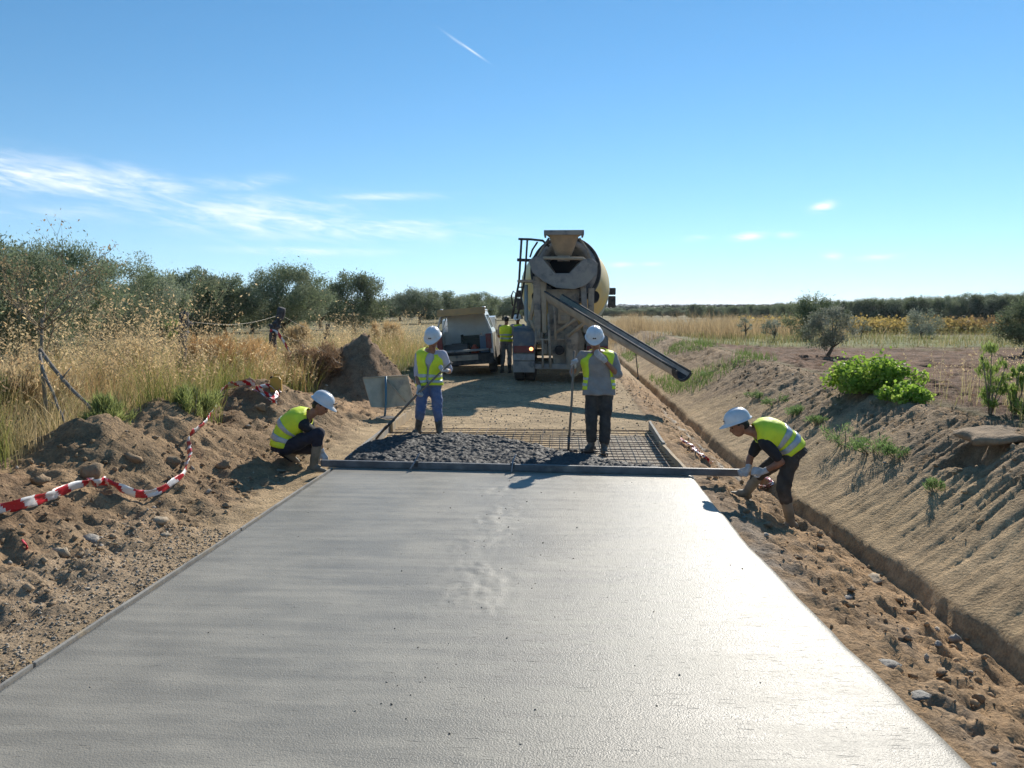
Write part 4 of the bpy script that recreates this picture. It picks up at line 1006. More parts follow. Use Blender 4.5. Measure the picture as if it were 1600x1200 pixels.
# two men standing far back beside the truck
def standing(X, Y, h, face, label, o, arms=.0):
    z = zg1(X, Y); k = h / 1.76; f = np.array(face, float); rt = np.cross(f, (0, 0, 1)); P = lambda s, fw, zz: np.array((X, Y, z)) + rt * s * k + f * fw * k + np.array((0, 0, zz * k))
    Jd = dict(pelvis=P(0, 0, .95), neck=P(0, 0, 1.46), head=P(0, .03, 1.62), face=tuple(f + np.array((0, 0, -.25))), shR=P(.19, 0, 1.40), shL=P(-.19, 0, 1.40), hipR=P(.09, 0, .93), hipL=P(-.09, 0, .93),
              kneeR=P(.10, .02, .50), kneeL=P(-.11, .02, .50), ankR=P(.11, -.02, .09), ankL=P(-.13, -.02, .09), toeR=tuple(f), toeL=tuple(f), elbR=P(.25, -.02, 1.13), elbL=P(-.25, -.02, 1.13),
              wriR=P(.20, .2 + arms, 1.02), wriL=P(-.2, .2 + arms, 1.02), palmR=tuple(-rt), palmL=tuple(rt), curlR=.7, curlL=.7)
    return person(label, Jd, o)
p = at_y(791, 560, 25.3)
standing(p[0], 25.3, 1.83, (.25, .97, 0), 'bareheaded worker in a yellow vest standing far back between pickup and mixer truck', dict(shirt=M_SH_GREY, trousers=M_SH_GREY, boots=M_BOOT_D, vest_hem=.02, helmet=False, seed=5))
p = at_y(809, 560, 27.4)
standing(p[0], 27.4, 1.80, (-.2, -.98, 0), 'worker in a blue top and white helmet half hidden behind the mixer truck', dict(shirt=M_BLUE, trousers=M_JEANS, boots=M_BOOT_D, vest_hem=.86, bands=(), sleeve=1.5, seed=6), .05)
# ------------------------------------------------------------------ vehicles
DUST = (.30, .255, .20)
M_DUSTY = mat('dusty_steel', (.30, .26, .21), (.42, .35, .265), 5, .85, bump=.006, bscale=30, c3=(.12, .12, .125), s3=3)
M_GREYST = mat('grey_steel', (.24, .235, .225), (.36, .325, .275), 4, .7, .1, bump=.003, c3=(.10, .105, .12), s3=2.5)
M_TANST = mat('tan_dusty_steel', (.48, .38, .26), (.38, .31, .225), 4, .85, bump=.005)
M_DRUM = mat('drum_yellow', (.82, .58, .17), (.76, .58, .26), 2.2, .5, bump=.0, c3=(.45, .36, .22), s3=3.5, lo3=.55, hi3=.8)
M_DRUMB = mat('drum_teal', (.42, .52, .47), (.34, .42, .38), 3, .5)
M_CREAM = mat('cream_paint', (.62, .58, .46), (.5, .47, .38), 3, .5)
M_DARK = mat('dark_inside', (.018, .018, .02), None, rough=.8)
M_RUBBER = mat('rubber', (.035, .034, .034), (.085, .078, .07), 9, .8)
M_BLUEGREY = mat('blue_grey_panel', (.12, .13, .145), (.19, .18, .165), 4, .7, c3=(.28, .25, .20), s3=2)
M_TEALP = mat('teal_paint', (.28, .36, .37), (.33, .36, .34), 5, .55)
M_CHUTE = mat('chute_grey', (.46, .42, .36), (.36, .325, .275), 4, .7, .1, bump=.003, c3=(.25, .235, .21), s3=2.5)
M_RED = mat('red_lens', (.20, .022, .025), (.16, .05, .04), 6, .45)
M_PLATE = mat('plate_white', (.30, .31, .31), (.22, .22, .21), 12, .5)
M_GLASS = mat('dark_glass', (.03, .035, .04), None, rough=.08)
M_CLEAR = bpy.data.materials.new('clear_glass'); M_CLEAR.use_nodes = True; _t = NT(M_CLEAR.node_tree); _g = _t.node('ShaderNodeBsdfGlossy'); _g.inputs['Roughness'].default_value = .05; _tr = _t.node('ShaderNodeBsdfTransparent'); _tr.inputs[0].default_value = (.75, .8, .8, 1)
_mx = _t.node('ShaderNodeMixShader'); _mx.inputs[0].default_value = .1; _t.l.new(_tr.outputs[0], _mx.inputs[1]); _t.l.new(_g.outputs[0], _mx.inputs[2]); _t.l.new(_mx.outputs[0], _t.n['Material Output'].inputs[0])
M_WHITE = mat('white_paint', (.74, .74, .72), (.60, .58, .54), 2.5, .35, coat=.3)
M_WHITED = mat('white_inside', (.80, .80, .76), (.72, .71, .67), 3, .6)
M_AMBER = bpy.data.materials.new('amber_lamp'); M_AMBER.use_nodes = True
_p = M_AMBER.node_tree.nodes['Principled BSDF']; _p.inputs['Base Color'].default_value = (.9, .35, .08, 1); _p.inputs['Emission Color'].default_value = (1, .42, .16, 1); _p.inputs['Emission Strength'].default_value = 2.2
def mixer_truck():
    O = np.array((0.02, 21.5, -.13)); root = empty('mixer_truck', tuple(O), 0, 'dusty yellow-drum concrete mixer truck seen from behind, chute swung out to the right', 'truck')
    T = lambda px, py, y: at_y(px, py, 21.5 + y) - O
    B = lambda b, n, m, par=root, sm=False, bev=.012: b.build(n, m, par, sm, bev)
    # chassis
    b = MB()
    for x in (-.42, .42): b.box(x - .05, x + .05, .5, 8.9, .80, 1.08)
    for y in (.55, 2.0, 4.0, 6.2): b.box(-.37, .37, y, y + .12, .84, 1.02)
    b.box(-.95, -.75, 2.9, 6.2, 1.10, 1.3); b.box(.75, .95, 2.9, 6.2, 1.10, 1.3); b.box(-.9, .9, 6.3, 6.6, 1.1, 1.3); b.box(-.47, .47, 1.0, 6.5, 1.083, 1.22)
    B(b, 'chassis', M_DUSTY)
    # wheels
    def wheel(x, y, dual):
        w0 = empty('wheel', (x, y, .5)); w0.parent = root; sgn = 1 if x > 0 else -1
        for k in ((-.15, .15) if dual else (0,)):
            t = MB(); t.lathe([(-.13, .34), (-.14, .45), (-.115, .495), (-.05, .505), (0, .495), (.05, .505), (.115, .495), (.14, .45), (.13, .34), (-.13, .34)], (k, 0, 0), (1, 0, 0), 28); t.build('tyre', M_RUBBER, w0, True)
        r = MB(); r.lathe([(-.22 if dual else -.12, .02), (-.22 if dual else -.12, .30), (-.26 if dual else -.13, .345), (.26 if dual else .13, .345), (.24 if dual else .12, .30), (.06, .26), (.10, .10), (.16, .09), (.16, .01)], (0, 0, 0), (sgn, 0, 0), 24); r.build('rim', M_GREYST, w0, True)
    for y in (1.15, 2.5): wheel(-1.0, y, True); wheel(1.0, y, True)
    for y in (5.9, 7.7): wheel(-1.08, y, False); wheel(1.08, y, False)
    for y in (1.15, 2.5, 5.9, 7.7): ax = MB(); ax.tube([(-.9, y, .5), (.9, y, .5)], .07, 10); B(ax, 'axle', M_DUSTY, root, True, 0)
    # rear mudguards with lamps
    for sg in (-1, 1):
        xa, xb = sorted((sg * .70, sg * 1.30)); b = MB()
        out = [(.42, .40), (.40, 1.05), (.50, 1.42), (.75, 1.52), (2.9, 1.52), (3.15, 1.40), (3.22, .95), (3.17, .95), (3.10, 1.37), (2.86, 1.475), (.78, 1.475), (.55, 1.39), (.46, 1.04), (.47, .40)]
        b.prism(out, lambda y, z: (xa, y, z), lambda y, z: (xb, y, z)); mg = B(b, 'mudguard', M_BLUEGREY)
        b = MB(); b.box(xa + .02, xb - .02, .355, .398, .84, 1.03); tl = B(b, 'tail_light', M_RED)
        if sg < 0:
            b = MB(); b.ball((xb - .10, .352, .945), (.055, .03, .05)); b.build('lamp', M_AMBER, tl, True)
        else:
            b = MB(); b.ball((xa + .10, .352, .945), (.05, .025, .05)); b.build('lamp', M_RED, tl, True)
        b = MB(); b.box(xa, xb, .37, .396, .63, .80); B(b, 'rear_marking_plate', M_PLATE)
        b = MB(); b.box(xa, xb, .34, .45, .30, .60); B(b, 'bumper_panel', M_GREYST)
    b = MB(); b.box(-.69, .69, .30, .42, .40, .54); B(b, 'underrun_bar', M_GREYST)
    # drum
    C0 = np.array((.0, .85, 3.12)); A0 = nrm((0, .975, -.20)); C0[0] = T(884, 415, .85)[0]
    for nm, prof, m in (('drum_head', [(.75, .0), (.75, .62), (.02, .66), (-.02, .76), (.02, .86), (.32, .935)], M_GREYST), ('drum', [(.32, .936), (1.0, 1.13), (1.95, 1.325)], M_DRUM),  # drum_head grey instead of yellow: dirt plus shade put into its colour
                        ('drum_band', [(1.95, 1.326), (2.1, 1.34), (2.55, 1.35), (2.75, 1.345)], M_DRUMB), ('drum_front', [(2.75, 1.346), (3.5, 1.28), (4.9, .95), (5.7, .70), (5.85, .3), (5.85, .0)], M_CREAM)):
        b = MB(); b.lathe(prof, C0, A0, 56); b.build(nm, m, root, True)
    b = MB(); b.lathe([(.08, .88), (.06, .965), (.12, .985), (.26, .985), (.30, .965), (.28, .88)], C0, A0, 56); b.build('drum_ring', M_RUBBER, root, 'auto')
    b = MB(); b.lathe([(.70, .0), (.70, .6)], C0, A0, 32); b.build('drum_mouth_shade', M_DARK, root)  # near-black disc: the shade inside the drum mouth put into colour
    for sg in (-1, 1):
        c = C0 + A0 * .18 + np.array((sg * .78, 0, -.72)); b = MB(); b.lathe([(-.12, .0), (-.12, .16), (.12, .16), (.12, .0)], c, A0, 20); b.build('support_roller', M_DARK, root, 'auto')
    # hopper on top
    def sect(w0, d0, yc, z, n=20):
        o = []
        for k in range(n):
            a = 2 * math.pi * k / n; e = lambda v: math.copysign(abs(v) ** .55, v); o.append((hx + e(math.cos(a)) * w0, yc + e(math.sin(a)) * d0, z))
        return o
    hx = T(881, 380, .2)[0]; zt = T(881, 362, .1)[2]; zb = T(881, 398, .3)[2]
    ring_ = [sect(.50, .46, .42, zt), sect(.485, .45, .42, zt - .05), sect(.40, .42, .44, zt - .10), sect(.26, .26, .52, zb + .12), sect(.21, .20, .62, zb)]
    ring_ += [sect(.19, .18, .62, zb), sect(.24, .24, .52, zb + .12), sect(.38, .40, .44, zt - .09), sect(.47, .43, .42, zt)]
    b = MB(); n = 20; b.add([p for r_ in ring_ for p in r_], [(i * n + k, i * n + (k + 1) % n, (i + 1) * n + (k + 1) % n, (i + 1) * n + k) for i in range(len(ring_) - 1) for k in range(n)])
    hop = b.build('hopper', M_TANST, root, True); hop.data.set_sharp_from_angle(angle=R(35))
    b = MB()
    b.box(hx - .53, hx + .53, -.07, -.02, zt - .10, zt + .03); b.box(hx - .53, hx - .48, -.02, .86, zt - .1, zt + .03); b.box(hx + .48, hx + .53, -.02, .86, zt - .1, zt + .03); B(b, 'rim_flange', M_GREYST, hop)
    b = MB(); b.box(hx - .17, hx + .17, .45, .8, zb - .16, zb + .02); B(b, 'spout', M_DUSTY, hop)
    b = MB(); b.tube([T(846, 408, .25), T(850, 403, .2), T(911, 404, .2), T(915, 408, .25)], .045, 8); b.build('cross_bar', M_TANST, root, True)
    for a in ((T(858, 372, .3), T(845, 392, .35), T(838, 405, .35)), (T(905, 372, .3), T(918, 390, .35), T(923, 405, .35))):
        b = MB(); b.tube(a, .03, 8); b.build('hopper_bracket', M_DUSTY, root, True)
    # V shaped discharge collector with its opening
    op = [(847, 403), (867, 427), (889, 427), (912, 405)]; out = [(925, 404), (934, 412), (932, 430), (915, 446), (897, 452), (870, 450), (850, 440), (832, 426), (826, 408), (838, 400)]
    poly = [tuple(T(*p, .15)[[0, 2]]) for p in op + out]
    b = MB(); b.prism(poly, lambda x, z: (x, .12, z), lambda x, z: (x, .42, z)); B(b, 'discharge_collector', M_GREYST)
    b = MB(); ip = [tuple(T(*p, .15)[[0, 2]]) for p in op]
    for i in range(3):
        p0, p1 = ip[i], ip[i + 1]; b.add([(p0[0], .43, p0[1]), (p1[0], .43, p1[1]), (p1[0] * .7 + .3 * hx, 1.25, p1[1] - .05), (p0[0] * .7 + .3 * hx, 1.25, p0[1] - .05)], [(0, 1, 2, 3)])
    o = b.build('collector_throat', M_DUSTY, root); o.modifiers.new('t', 'SOLIDIFY').thickness = .02
    # rear frame: pillars, struts, pedestal
    for nm, m, a, c, w_ in (('pillar', M_TANST, (849, 440), (849, 520), .17), ('pillar', M_DUSTY, (839, 432), (842, 535), .22), ('pillar', M_GREYST, (911, 445), (916, 520), .15), ('pillar', M_DUSTY, (924, 450), (922, 540), .16)):
        p0, p1 = T(*a, .48), T(*c, .48); b = MB(); b.beam(p0, p1, w_, .16, up=(0, 1, 0)); B(b, nm, m)
    for nm, a, c, r_ in (('strut', (868, 520, .2), (912, 490, .1), .045), ('strut', (836, 462, .5), (829, 500, .5), .05), ('strut', (829, 500, .5), (838, 520, .5), .05), ('pipe', (836, 531, .3), (882, 530, .25), .025), ('pipe', (848, 531, .28), (848, 575, .28), .03),
                         ('pipe', (866, 470, .1), (868, 530, .12), .03), ('pipe', (857, 490, .12), (860, 575, .15), .035), ('hydraulic_ram', (888, 525, .05), (922, 497, -.45), .05), ('pipe', (838, 518, .3), (836, 545, .3), .025), ('pipe', (843, 515, .3), (843, 532, .3), .02)):
        b = MB(); b.tube([T(*a), T(*c)], r_, 10); b.build(nm, M_TANST if nm != 'pipe' else M_DUSTY, root, True)
    poly = [tuple(T(*p, .6)[[0, 2]]) for p in ((854, 452), (906, 452), (902, 500), (914, 532), (906, 574), (866, 574), (858, 520))]
    b = MB(); b.prism(poly, lambda x, z: (x, .56, z), lambda x, z: (x, .80, z)); B(b, 'rear_pedestal', M_DUSTY)
    b = MB(); p = T(893, 520, .4); p2 = T(892, 573, .4); b.lathe([(0, 0), (0, .17), (.04, .19), (.3, .19), (.34, .16), (p[2] - p2[2], .16), (p[2] - p2[2], 0)], p, (0, 0, -1), 24); b.build('pivot_column', M_DUSTY, root, 'auto')
    p = T(881, 494, .3); b = MB(); b.box(p[0] - .16, p[0] + .16, .26, .52, p[2] - .2, p[2] + .2); cb = B(b, 'control_box', M_TANST)
    b = MB(); b.box(p[0] - .09, p[0] + .09, .235, .258, p[2] - .12, p[2] + .03); B(b, 'panel', M_DUSTY, cb)
    p = T(874, 547, .4); b = MB(); b.lathe([(-.14, 0), (-.14, .10), (-.11, .13), (.02, .13)], p, (0, 1, 0), 20); b.build('coupling', M_DARK, root, 'auto')
    # chute: two U channels joined end to end
    S0, S1 = T(865, 458, .0), T(1067, 581, -5.6); dS = S1 - S0
    def channel(name, t0, t1, w0, w1, mo, par):
        b = MB(); d = nrm(dS); sd = nrm(np.cross(d, (0, 0, 1))); u = np.cross(sd, d); cr, sr = math.cos(.16), math.sin(.16); sd, u = sd * cr + u * sr, u * cr - sd * sr; n = 13; v = []; f = []
        for t in np.linspace(t0, t1, 7):
            w_ = w0 + (w1 - w0) * (t - t0) / (t1 - t0); c = S0 + dS * t
            for lay in (1.0, .90):
                for k in range(n):
                    a = math.pi * (1.06 + .88 * k / (n - 1)); hgt = 1.25
                    v.append(c + sd * math.cos(a) * w_ * lay + u * (math.sin(a) * w_ * lay * hgt + .05))
        m = 2 * n
        for i in range(6):
            for k in range(n - 1):
                f.append((i * m + k, i * m + k + 1, (i + 1) * m + k + 1, (i + 1) * m + k)); b.mi += []
                f.append((i * m + n + k + 1, i * m + n + k, (i + 1) * m + n + k, (i + 1) * m + n + k + 1))
            for k in (0, n - 1): f.append((i * m + k, i * m + n + k, (i + 1) * m + n + k, (i + 1) * m + k))
        for i in (0, 6):
            for k in range(n - 1): f.append((i * m + k, i * m + k + 1, i * m + n + k + 1, i * m + n + k))
        b.add(v, f); o = b.build(name, mo, par, False)
        for k in (0, n - 1):                                                     # rolled rubber edge
            e = MB(); off = (v[k] - (S0 + dS * t0)) if False else None
            e.tube([np.array(v[i * m + k]) + u * .012 for i in range(7)], .026, 7); e.build('edge_strip', M_RUBBER, o, True)
        li = MB(); lv = []
        for i in range(7):
            for k in range(2, n - 2): c = S0 + dS * (t0 + (t1 - t0) * i / 6); p_ = np.array(v[i * m + n + k]); lv.append(p_ + (c + u * .05 - p_) * .03)
        q = n - 4; li.add(lv, [(i * q + k, i * q + k + 1, (i + 1) * q + k + 1, (i + 1) * q + k) for i in range(6) for k in range(q - 1)]); li.build('liner', M_DARK, o, True)
        return o
    ch = channel('chute', .0, .46, .27, .235, M_TANST, root); ch2 = channel('chute_extension', .44, 1.0, .215, .18, M_CHUTE, root)
    d = nrm(dS); sd = nrm(np.cross(d, (0, 0, 1))); u = np.cross(sd, d); cr, sr = math.cos(.16), math.sin(.16); sd, u = sd * cr + u * sr, u * cr - sd * sr
    b = MB(); v = []
    for t in (-.12, .05):
        for lay in (.194, .170):
            for k in range(13):
                a = math.pi * (1.05 + .9 * k / 12); v.append(S1 + d * t + sd * math.cos(a) * lay + u * (math.sin(a) * lay * 1.25 + .05))
    f = []
    for k in range(12): f += [(k, k + 1, 27 + k, 26 + k), (13 + k + 1, 13 + k, 39 + k, 40 + k), (26 + k, 27 + k, 40 + k, 39 + k), (k + 1, k, 13 + k, 14 + k)]
    b.add(v, f + [(0, 26, 39, 13), (12, 25, 51, 38)]); b.build('end_lip', M_RUBBER, ch2, False)
    p = S0 + dS * .72 - u * .20; b = MB(); b.tube([p, p + np.array((.03, 0, -.25)), p + np.array((.06, -.02, -.52))], .012, 6); b.ball(p + np.array((.06, -.02, -.54)), .03); b.build('chain', M_RUBBER, ch2, True)
    # ladder, platform and rails at the left
    y = .7
    for nm, pts, r_ in (('ladder_rail', ((815, 373), (813, 405), (811, 440), (800, 498)), .032), ('ladder_rail', ((824, 375), (822, 405), (819, 440), (808, 498)), .028), ('hand_rail', ((810, 373.5), (830, 374), (848, 376), (858, 385)), .034), ('hand_rail', ((808, 406), (834, 407)), .045),
                        ('hand_rail', ((840, 378), (832, 390), (828, 402)), .025), ('hand_rail', ((801, 478), (799, 462), (802, 455), (806, 458), (803, 480)), .02), ('teal_post', ((822, 445), (822, 500), (834, 513)), .055)):
        b = MB(); b.tube([T(a, c, y) for a, c in pts], r_, 8); b.build(nm, M_TEALP if 'teal' in nm else M_RUBBER, root, True)
    for k in range(5):
        t = .15 + .18 * k; a0 = np.array((811, 440)) * (1 - t) + np.array((800, 498)) * t; a1 = np.array((819, 440)) * (1 - t) + np.array((808, 498)) * t
        b = MB(); b.tube([T(*a0, y), T(*a1, y)], .018, 6); b.build('rung', M_RUBBER, root, True)
    p0, p1 = T(809, 441, y), T(850, 443, y); b = MB(); b.box(p0[0], p1[0], .45, .95, p0[2] - .01, p0[2] + .06); B(b, 'platform', M_DUSTY)
    # cab, mirrors, tanks (mostly hidden)
    b = MB(); b.prism([(6.75, .75), (6.75, 2.75), (7.1, 2.95), (8.55, 2.95), (8.95, 2.0), (9.0, .55), (8.3, .55), (8.25, .95), (7.1, .95), (7.05, .75)], lambda yy, z: (-1.2, yy, z), lambda yy, z: (1.2, yy, z)); cab = B(b, 'cab', M_CREAM, root, False, .05)
    b = MB(); b.box(-.9, .9, 6.735, 6.748, 1.9, 2.6); B(b, 'rear_window', M_GLASS, cab, bev=0)
    for sg in (-1, 1):
        b = MB(); b.box(sg * 1.203 - .004, sg * 1.203 + .004, 7.35, 8.45, 1.95, 2.65); B(b, 'side_window', M_GLASS, cab, bev=0)
        b = MB(); b.box(-.14, .14, -.06, .06, -.36, .06); b.box(-.14, .14, -.06, .06, .10, .36)
        mx = T(956, 465, 8.4) if sg > 0 else np.array((-1.5, 8.4, 2.35)); mr = b.build('mirror', M_RUBBER, cab, bevel=.03); mr.location = tuple(mx)
        b = MB(); b.tube([tuple(mx + np.array((0, 0, .3))), (sg * 1.15, 8.5, mx[2] + .35)], .02, 6); b.tube([tuple(mx + np.array((0, 0, -.3))), (sg * 1.15, 8.5, mx[2] - .35)], .02, 6); b.build('mirror_arm', M_RUBBER, cab, True)
    b = MB(); b.lathe([(0, .0), (0, .28), (.05, .32), (1.2, .32), (1.25, .28), (1.25, 0)], (.95, 3.6, .85), (0, 1, 0), 24); b.build('fuel_tank', M_GREYST, root, 'auto')
    b = MB(); b.lathe([(0, .0), (0, .28), (.05, .30), (1.1, .30), (1.15, .26), (1.15, 0)], (-.62, 6.1, 1.75), (1, 0, 0), 24); b.build('water_tank', M_TEALP, root, 'auto')
mixer_truck()

def pickup():
    X = -2.80; O = np.array((X, 24.0, -.14)); root = empty('pickup', tuple(O), 0, 'white pickup truck with its open canopy full of tools, parked left of the mixer truck', 'car', None, rot=(0, R(-4.2), R(1.5)))
    B = lambda b, n, m, par=root, sm=False, bev=.02: b.build(n, m, par, sm, bev)
    hw = .87
    for sg in (-1, 1):                                                           # bed sides with wheel arch
        prof = [(.0, .55), (.0, 1.28), (1.75, 1.30), (1.75, .45), (1.55, .42)] + [(1.05 + .47 * math.cos(a), .36 + .47 * math.sin(a)) for a in np.linspace(.1, math.pi - .1, 9)] + [(.45, .5)]
        b = MB(); b.prism(prof, lambda y, z: (sg * hw, y, z), lambda y, z: (sg * (hw - .10), y, z)); B(b, 'bed_side', M_WHITE)
        b = MB(); b.box(sg * (hw - .13) - .085, sg * (hw - .13) + .085, -.035, .06, .80, 1.26); B(b, 'tail_light', M_RED)
        b = MB()
        cq = lambda y, f, o: (sg * ((hw - o) + (.65 - hw) * f), y, 1.29 + .64 * f)
        for (ya, yb, fa_, fb_) in ((.02, .22, 0, 1), (1.55, 1.75, 0, 1), (.22, 1.55, 0, .2), (.22, 1.55, .82, 1)):
            b.add([cq(ya, fa_, 0), cq(yb, fa_, 0), cq(yb, fb_, 0), cq(ya, fb_, 0), cq(ya, fa_, .03), cq(yb, fa_, .03), cq(yb, fb_, .03), cq(ya, fb_, .03)], [(0, 1, 2, 3), (7, 6, 5, 4), (0, 3, 7, 4), (1, 2, 6, 5), (0, 1, 5, 4), (3, 2, 6, 7)])
        cs = B(b, 'canopy_side', M_WHITE, bev=0)
        b = MB(); b.add([cq(.22, .2, .015), cq(1.55, .2, .015), cq(1.55, .82, .015), cq(.22, .82, .015)], [(0, 1, 2, 3)]); B(b, 'side_window', M_CLEAR, cs, bev=0)
        for y in (1.05, 4.05):
            w0 = empty('wheel', (sg * .76, y, .36)); w0.parent = root
            t = MB(); t.lathe([(-.11, .22), (-.12, .32), (-.09, .355), (0, .365), (.09, .355), (.12, .32), (.11, .22), (-.11, .22)], (0, 0, 0), (1, 0, 0), 26); t.build('tyre', M_RUBBER, w0, True)
            t = MB(); t.lathe([(-.10, .0), (-.10, .225), (.10, .225), (.07, .18), (.05, .05), (.08, .04), (.08, .0)], (0, 0, 0), (sg, 0, 0), 20); t.build('rim', M_GREYST, w0, True)
    b = MB(); b.box(-.66, .66, .02, 1.78, 1.93, 1.99); B(b, 'canopy_roof', M_WHITE)
    pl = MB(); pl.box(-.74, .70, -.08, -.035, 1.86, 2.06); B(pl, 'timber_board', mat('weathered_timber', (.56, .36, .16), (.45, .30, .15), 5, .85, bump=.004), bev=.004)
    for sx in (-.62, .66):
        b = MB(); b.ball((sx, .1, 2.03), (.07, .10, .05)); B(b, 'roof_bar_cap', M_WHITE, root, True, 0)
    b = MB(); b.box(-.80, .80, 1.70, 1.74, .60, 1.35); b.box(-.66, .66, 1.70, 1.74, 1.35, 1.93); b.box(-.72, .72, 1.685, 1.7, 1.52, 1.55); B(b, 'front_bulkhead', M_WHITED, bev=0)
    b = MB(); b.box(-.76, .76, .02, 1.70, .62, .68); B(b, 'bed_floor', M_DARK, bev=0)
    b = MB(); b.box(-.78, .74, -.30, .0, .76, .82); tg = B(b, 'tailgate', M_GREYST)
    b = MB(); b.box(-.86, .86, -.16, .0, .36, .68); bu = B(b, 'rear_bumper', M_RUBBER)
    b = MB(); b.box(-.55, .40, -.175, -.162, .50, .66); B(b, 'number_plate', M_DUSTY, bu, bev=0)
    b = MB(); b.prism([(1.80, .5), (1.80, 1.28), (2.0, 1.72), (2.5, 1.76), (3.0, 1.70), (3.55, 1.16), (4.7, 1.08), (4.95, .9), (4.98, .42), (4.4, .40)] + [(4.05 + .45 * math.cos(a), .36 + .45 * math.sin(a)) for a in np.linspace(.1, math.pi - .1, 9)] + [(3.5, .42), (1.9, .42)],
                      lambda y, z: (-hw + .01, y, z), lambda y, z: (hw - .01, y, z)); cab = B(b, 'cab', M_WHITE, bev=.05)
    for sg in (-1, 1):
        b = MB(); b.add([(sg * (hw - .004), 2.05, 1.25), (sg * (hw - .004), 3.35, 1.22), (sg * (hw - .004), 2.95, 1.62), (sg * (hw - .004), 2.15, 1.66)], [(0, 1, 2, 3)]); B(b, 'door_window', M_GLASS, cab, bev=0)
        b = MB(); b.ball((sg * (hw + .10), 3.2, 1.22), (.11, .06, .09)); B(b, 'mirror', M_WHITE, cab, True, 0)
    # mud flap strap hanging at the right
    b = MB(); b.box(hw - .20, hw - .02, .50, .52, .12, .45); B(b, 'mud_flap', M_RUBBER, bev=0)
    M = Matrix.Translation(Vector(O)) @ Euler((0, R(-4.2), R(1.5))).to_matrix().to_4x4()
    def cargo(name, loc, mk, m, label, cat, **kw):
        o = mk().build(name, m, None, kw.get('sm', False), kw.get('bev', .01)); o.matrix_world = M @ Matrix.Translation(loc); return tag(o, label, cat, 'tools in the pickup bed')
    def box_(x, y, z):
        def f():
            b = MB(); b.box(-x, x, -y, y, 0, z); b.box(-x * 1.04, x * 1.04, -y * 1.04, y * 1.04, z + .002, z + .03); b.box(-x * .4, x * .4, -.02, .02, z + .032, z + .06); return b
        return f
    cargo('toolbox', (-.30, .55, .682), box_(.36, .25, .26), mat('box_grey', (.10, .105, .10), None, rough=.7), 'grey metal tool box lying in the pickup bed', 'box')
    cargo('crate', (.58, .45, .682), box_(.13, .18, .50), mat('box_blue', (.10, .16, .22), None, rough=.6), 'blue upright crate at the right inside the pickup bed', 'crate')
    def gen():
        b = MB(); b.box(-.32, .32, -.2, .2, 0, .40)
        for sx in (-.3, .3): b.tube([(sx, -.22, 0), (sx, -.22, .55), (sx, .22, .55), (sx, .22, 0)], .025, 6)
        b.box(-.25, .25, -.15, .15, .402, .52); return b
    cargo('generator', (.14, 1.1, .682), gen, mat('dark_green', (.03, .05, .04), None, rough=.6), 'dark green generator at the back of the pickup bed', 'generator')
    def jar():
        b = MB(); b.lathe([(0, 0), (0, .11), (.03, .125), (.16, .12), (.21, .07), (.25, .05), (.25, 0)], (0, 0, 0), (0, 0, 1), 18); return b
    cargo('red_jug', (.28, .30, .682), jar, mat('jug_red', (.30, .06, .03), None, rough=.5), 'red jug standing in front of the generator in the pickup', 'jug', sm='auto', bev=0)
pickup()
# ------------------------------------------------------------------ the pour: wet concrete, reinforcement, boards, screed, tools
M_TIMBER = mat('timber', (.46, .34, .20), (.36, .27, .17), 6, .85, bump=.004, c3=(.27, .255, .235), s3=2.2)
M_TIMBERG = mat('timber_cement', (.33, .31, .27), (.24, .225, .20), 6, .85, bump=.004, c3=(.42, .33, .21), s3=2.5)
M_REBAR = mat('rebar_steel', (.11, .10, .095), (.19, .13, .09), 20, .6, .5)
M_ALU = mat('screed_steel', (.30, .30, .31), (.20, .20, .20), 6, .5, .35, c3=(.12, .12, .12), s3=3)
M_BEAM = mat('beam_steel', (.17, .17, .175), (.11, .11, .11), 5, .55, .2, c3=(.24, .23, .21), s3=3)
M_HANDLE = mat('handle_wood', (.26, .21, .16), (.17, .145, .12), 10, .7)
M_TOOL = mat('tool_steel', (.12, .12, .12), (.06, .06, .06), 9, .5, .5)
M_WET = conc_mat('wet_concrete', (.088, .085, .081), .60, .003, .22)
YM = ([-2.75, -2.5, -2.2, -1.6, -1.0, -.5, 0, .4, 1.0, 1.6], [11.4, 11.9, 12.45, 12.25, 12.3, 11.7, 11.15, 10.85, 10.35, 9.95])
SL = at_z(503, 723, .05); SR = at_z(1163, 738, .05)
def scr_y(x): return SL[1] + (SR[1] - SL[1]) * (x - SL[0]) / (SR[0] - SL[0])
def wet_h(x, y):
    s = scr_y(x); lim = np.interp(x, *YM) + .35 * fbm(x * 2.2, y * 1.2, 3, 601)
    k = sst(0.05, .6, lim - y); a = sst(0, .5, y - s)
    h = -.06 + .075 * k * a + .03 * sst(-.4, -2.0, x) * a * k
    h = h + (.040 * fbm(x * 1.8, y * 2.6, 3, 611) + .030 * fbm(x * 6, y * 9, 4, 613, .62) + .026 * fbm(x * 17, y * 22, 3, 615, .65) + .012 * billow(x * 28, y * 28, 1, 617)) * (.35 + .65 * a) * k
    h = np.where(lim - y < .28, h - .30 * sst(.28, -.05, lim - y), h)
    return np.minimum(h, .035 + .25 * sst(0, .3, y - s))
wx = np.arange(-2.72, 1.60, .0145); wy = np.arange(9.30, 12.9, .0145); WX, WY = np.meshgrid(wx, wy)
s0 = scr_y(WX[0]) + .03; WY = s0[None, :] + (WY - 9.30) * (12.9 - s0[None, :]) / 3.6
WX = np.clip(WX, xl(WY) + .03, None)
WZ = wet_h(WX, WY); ok = WZ > -.115
ii = np.arange(WX.size).reshape(WX.shape); F = np.stack((ii[:-1, :-1], ii[:-1, 1:], ii[1:, 1:], ii[1:, :-1]), -1).reshape(-1, 4)
F = F[ok.ravel()[F].all(1)]
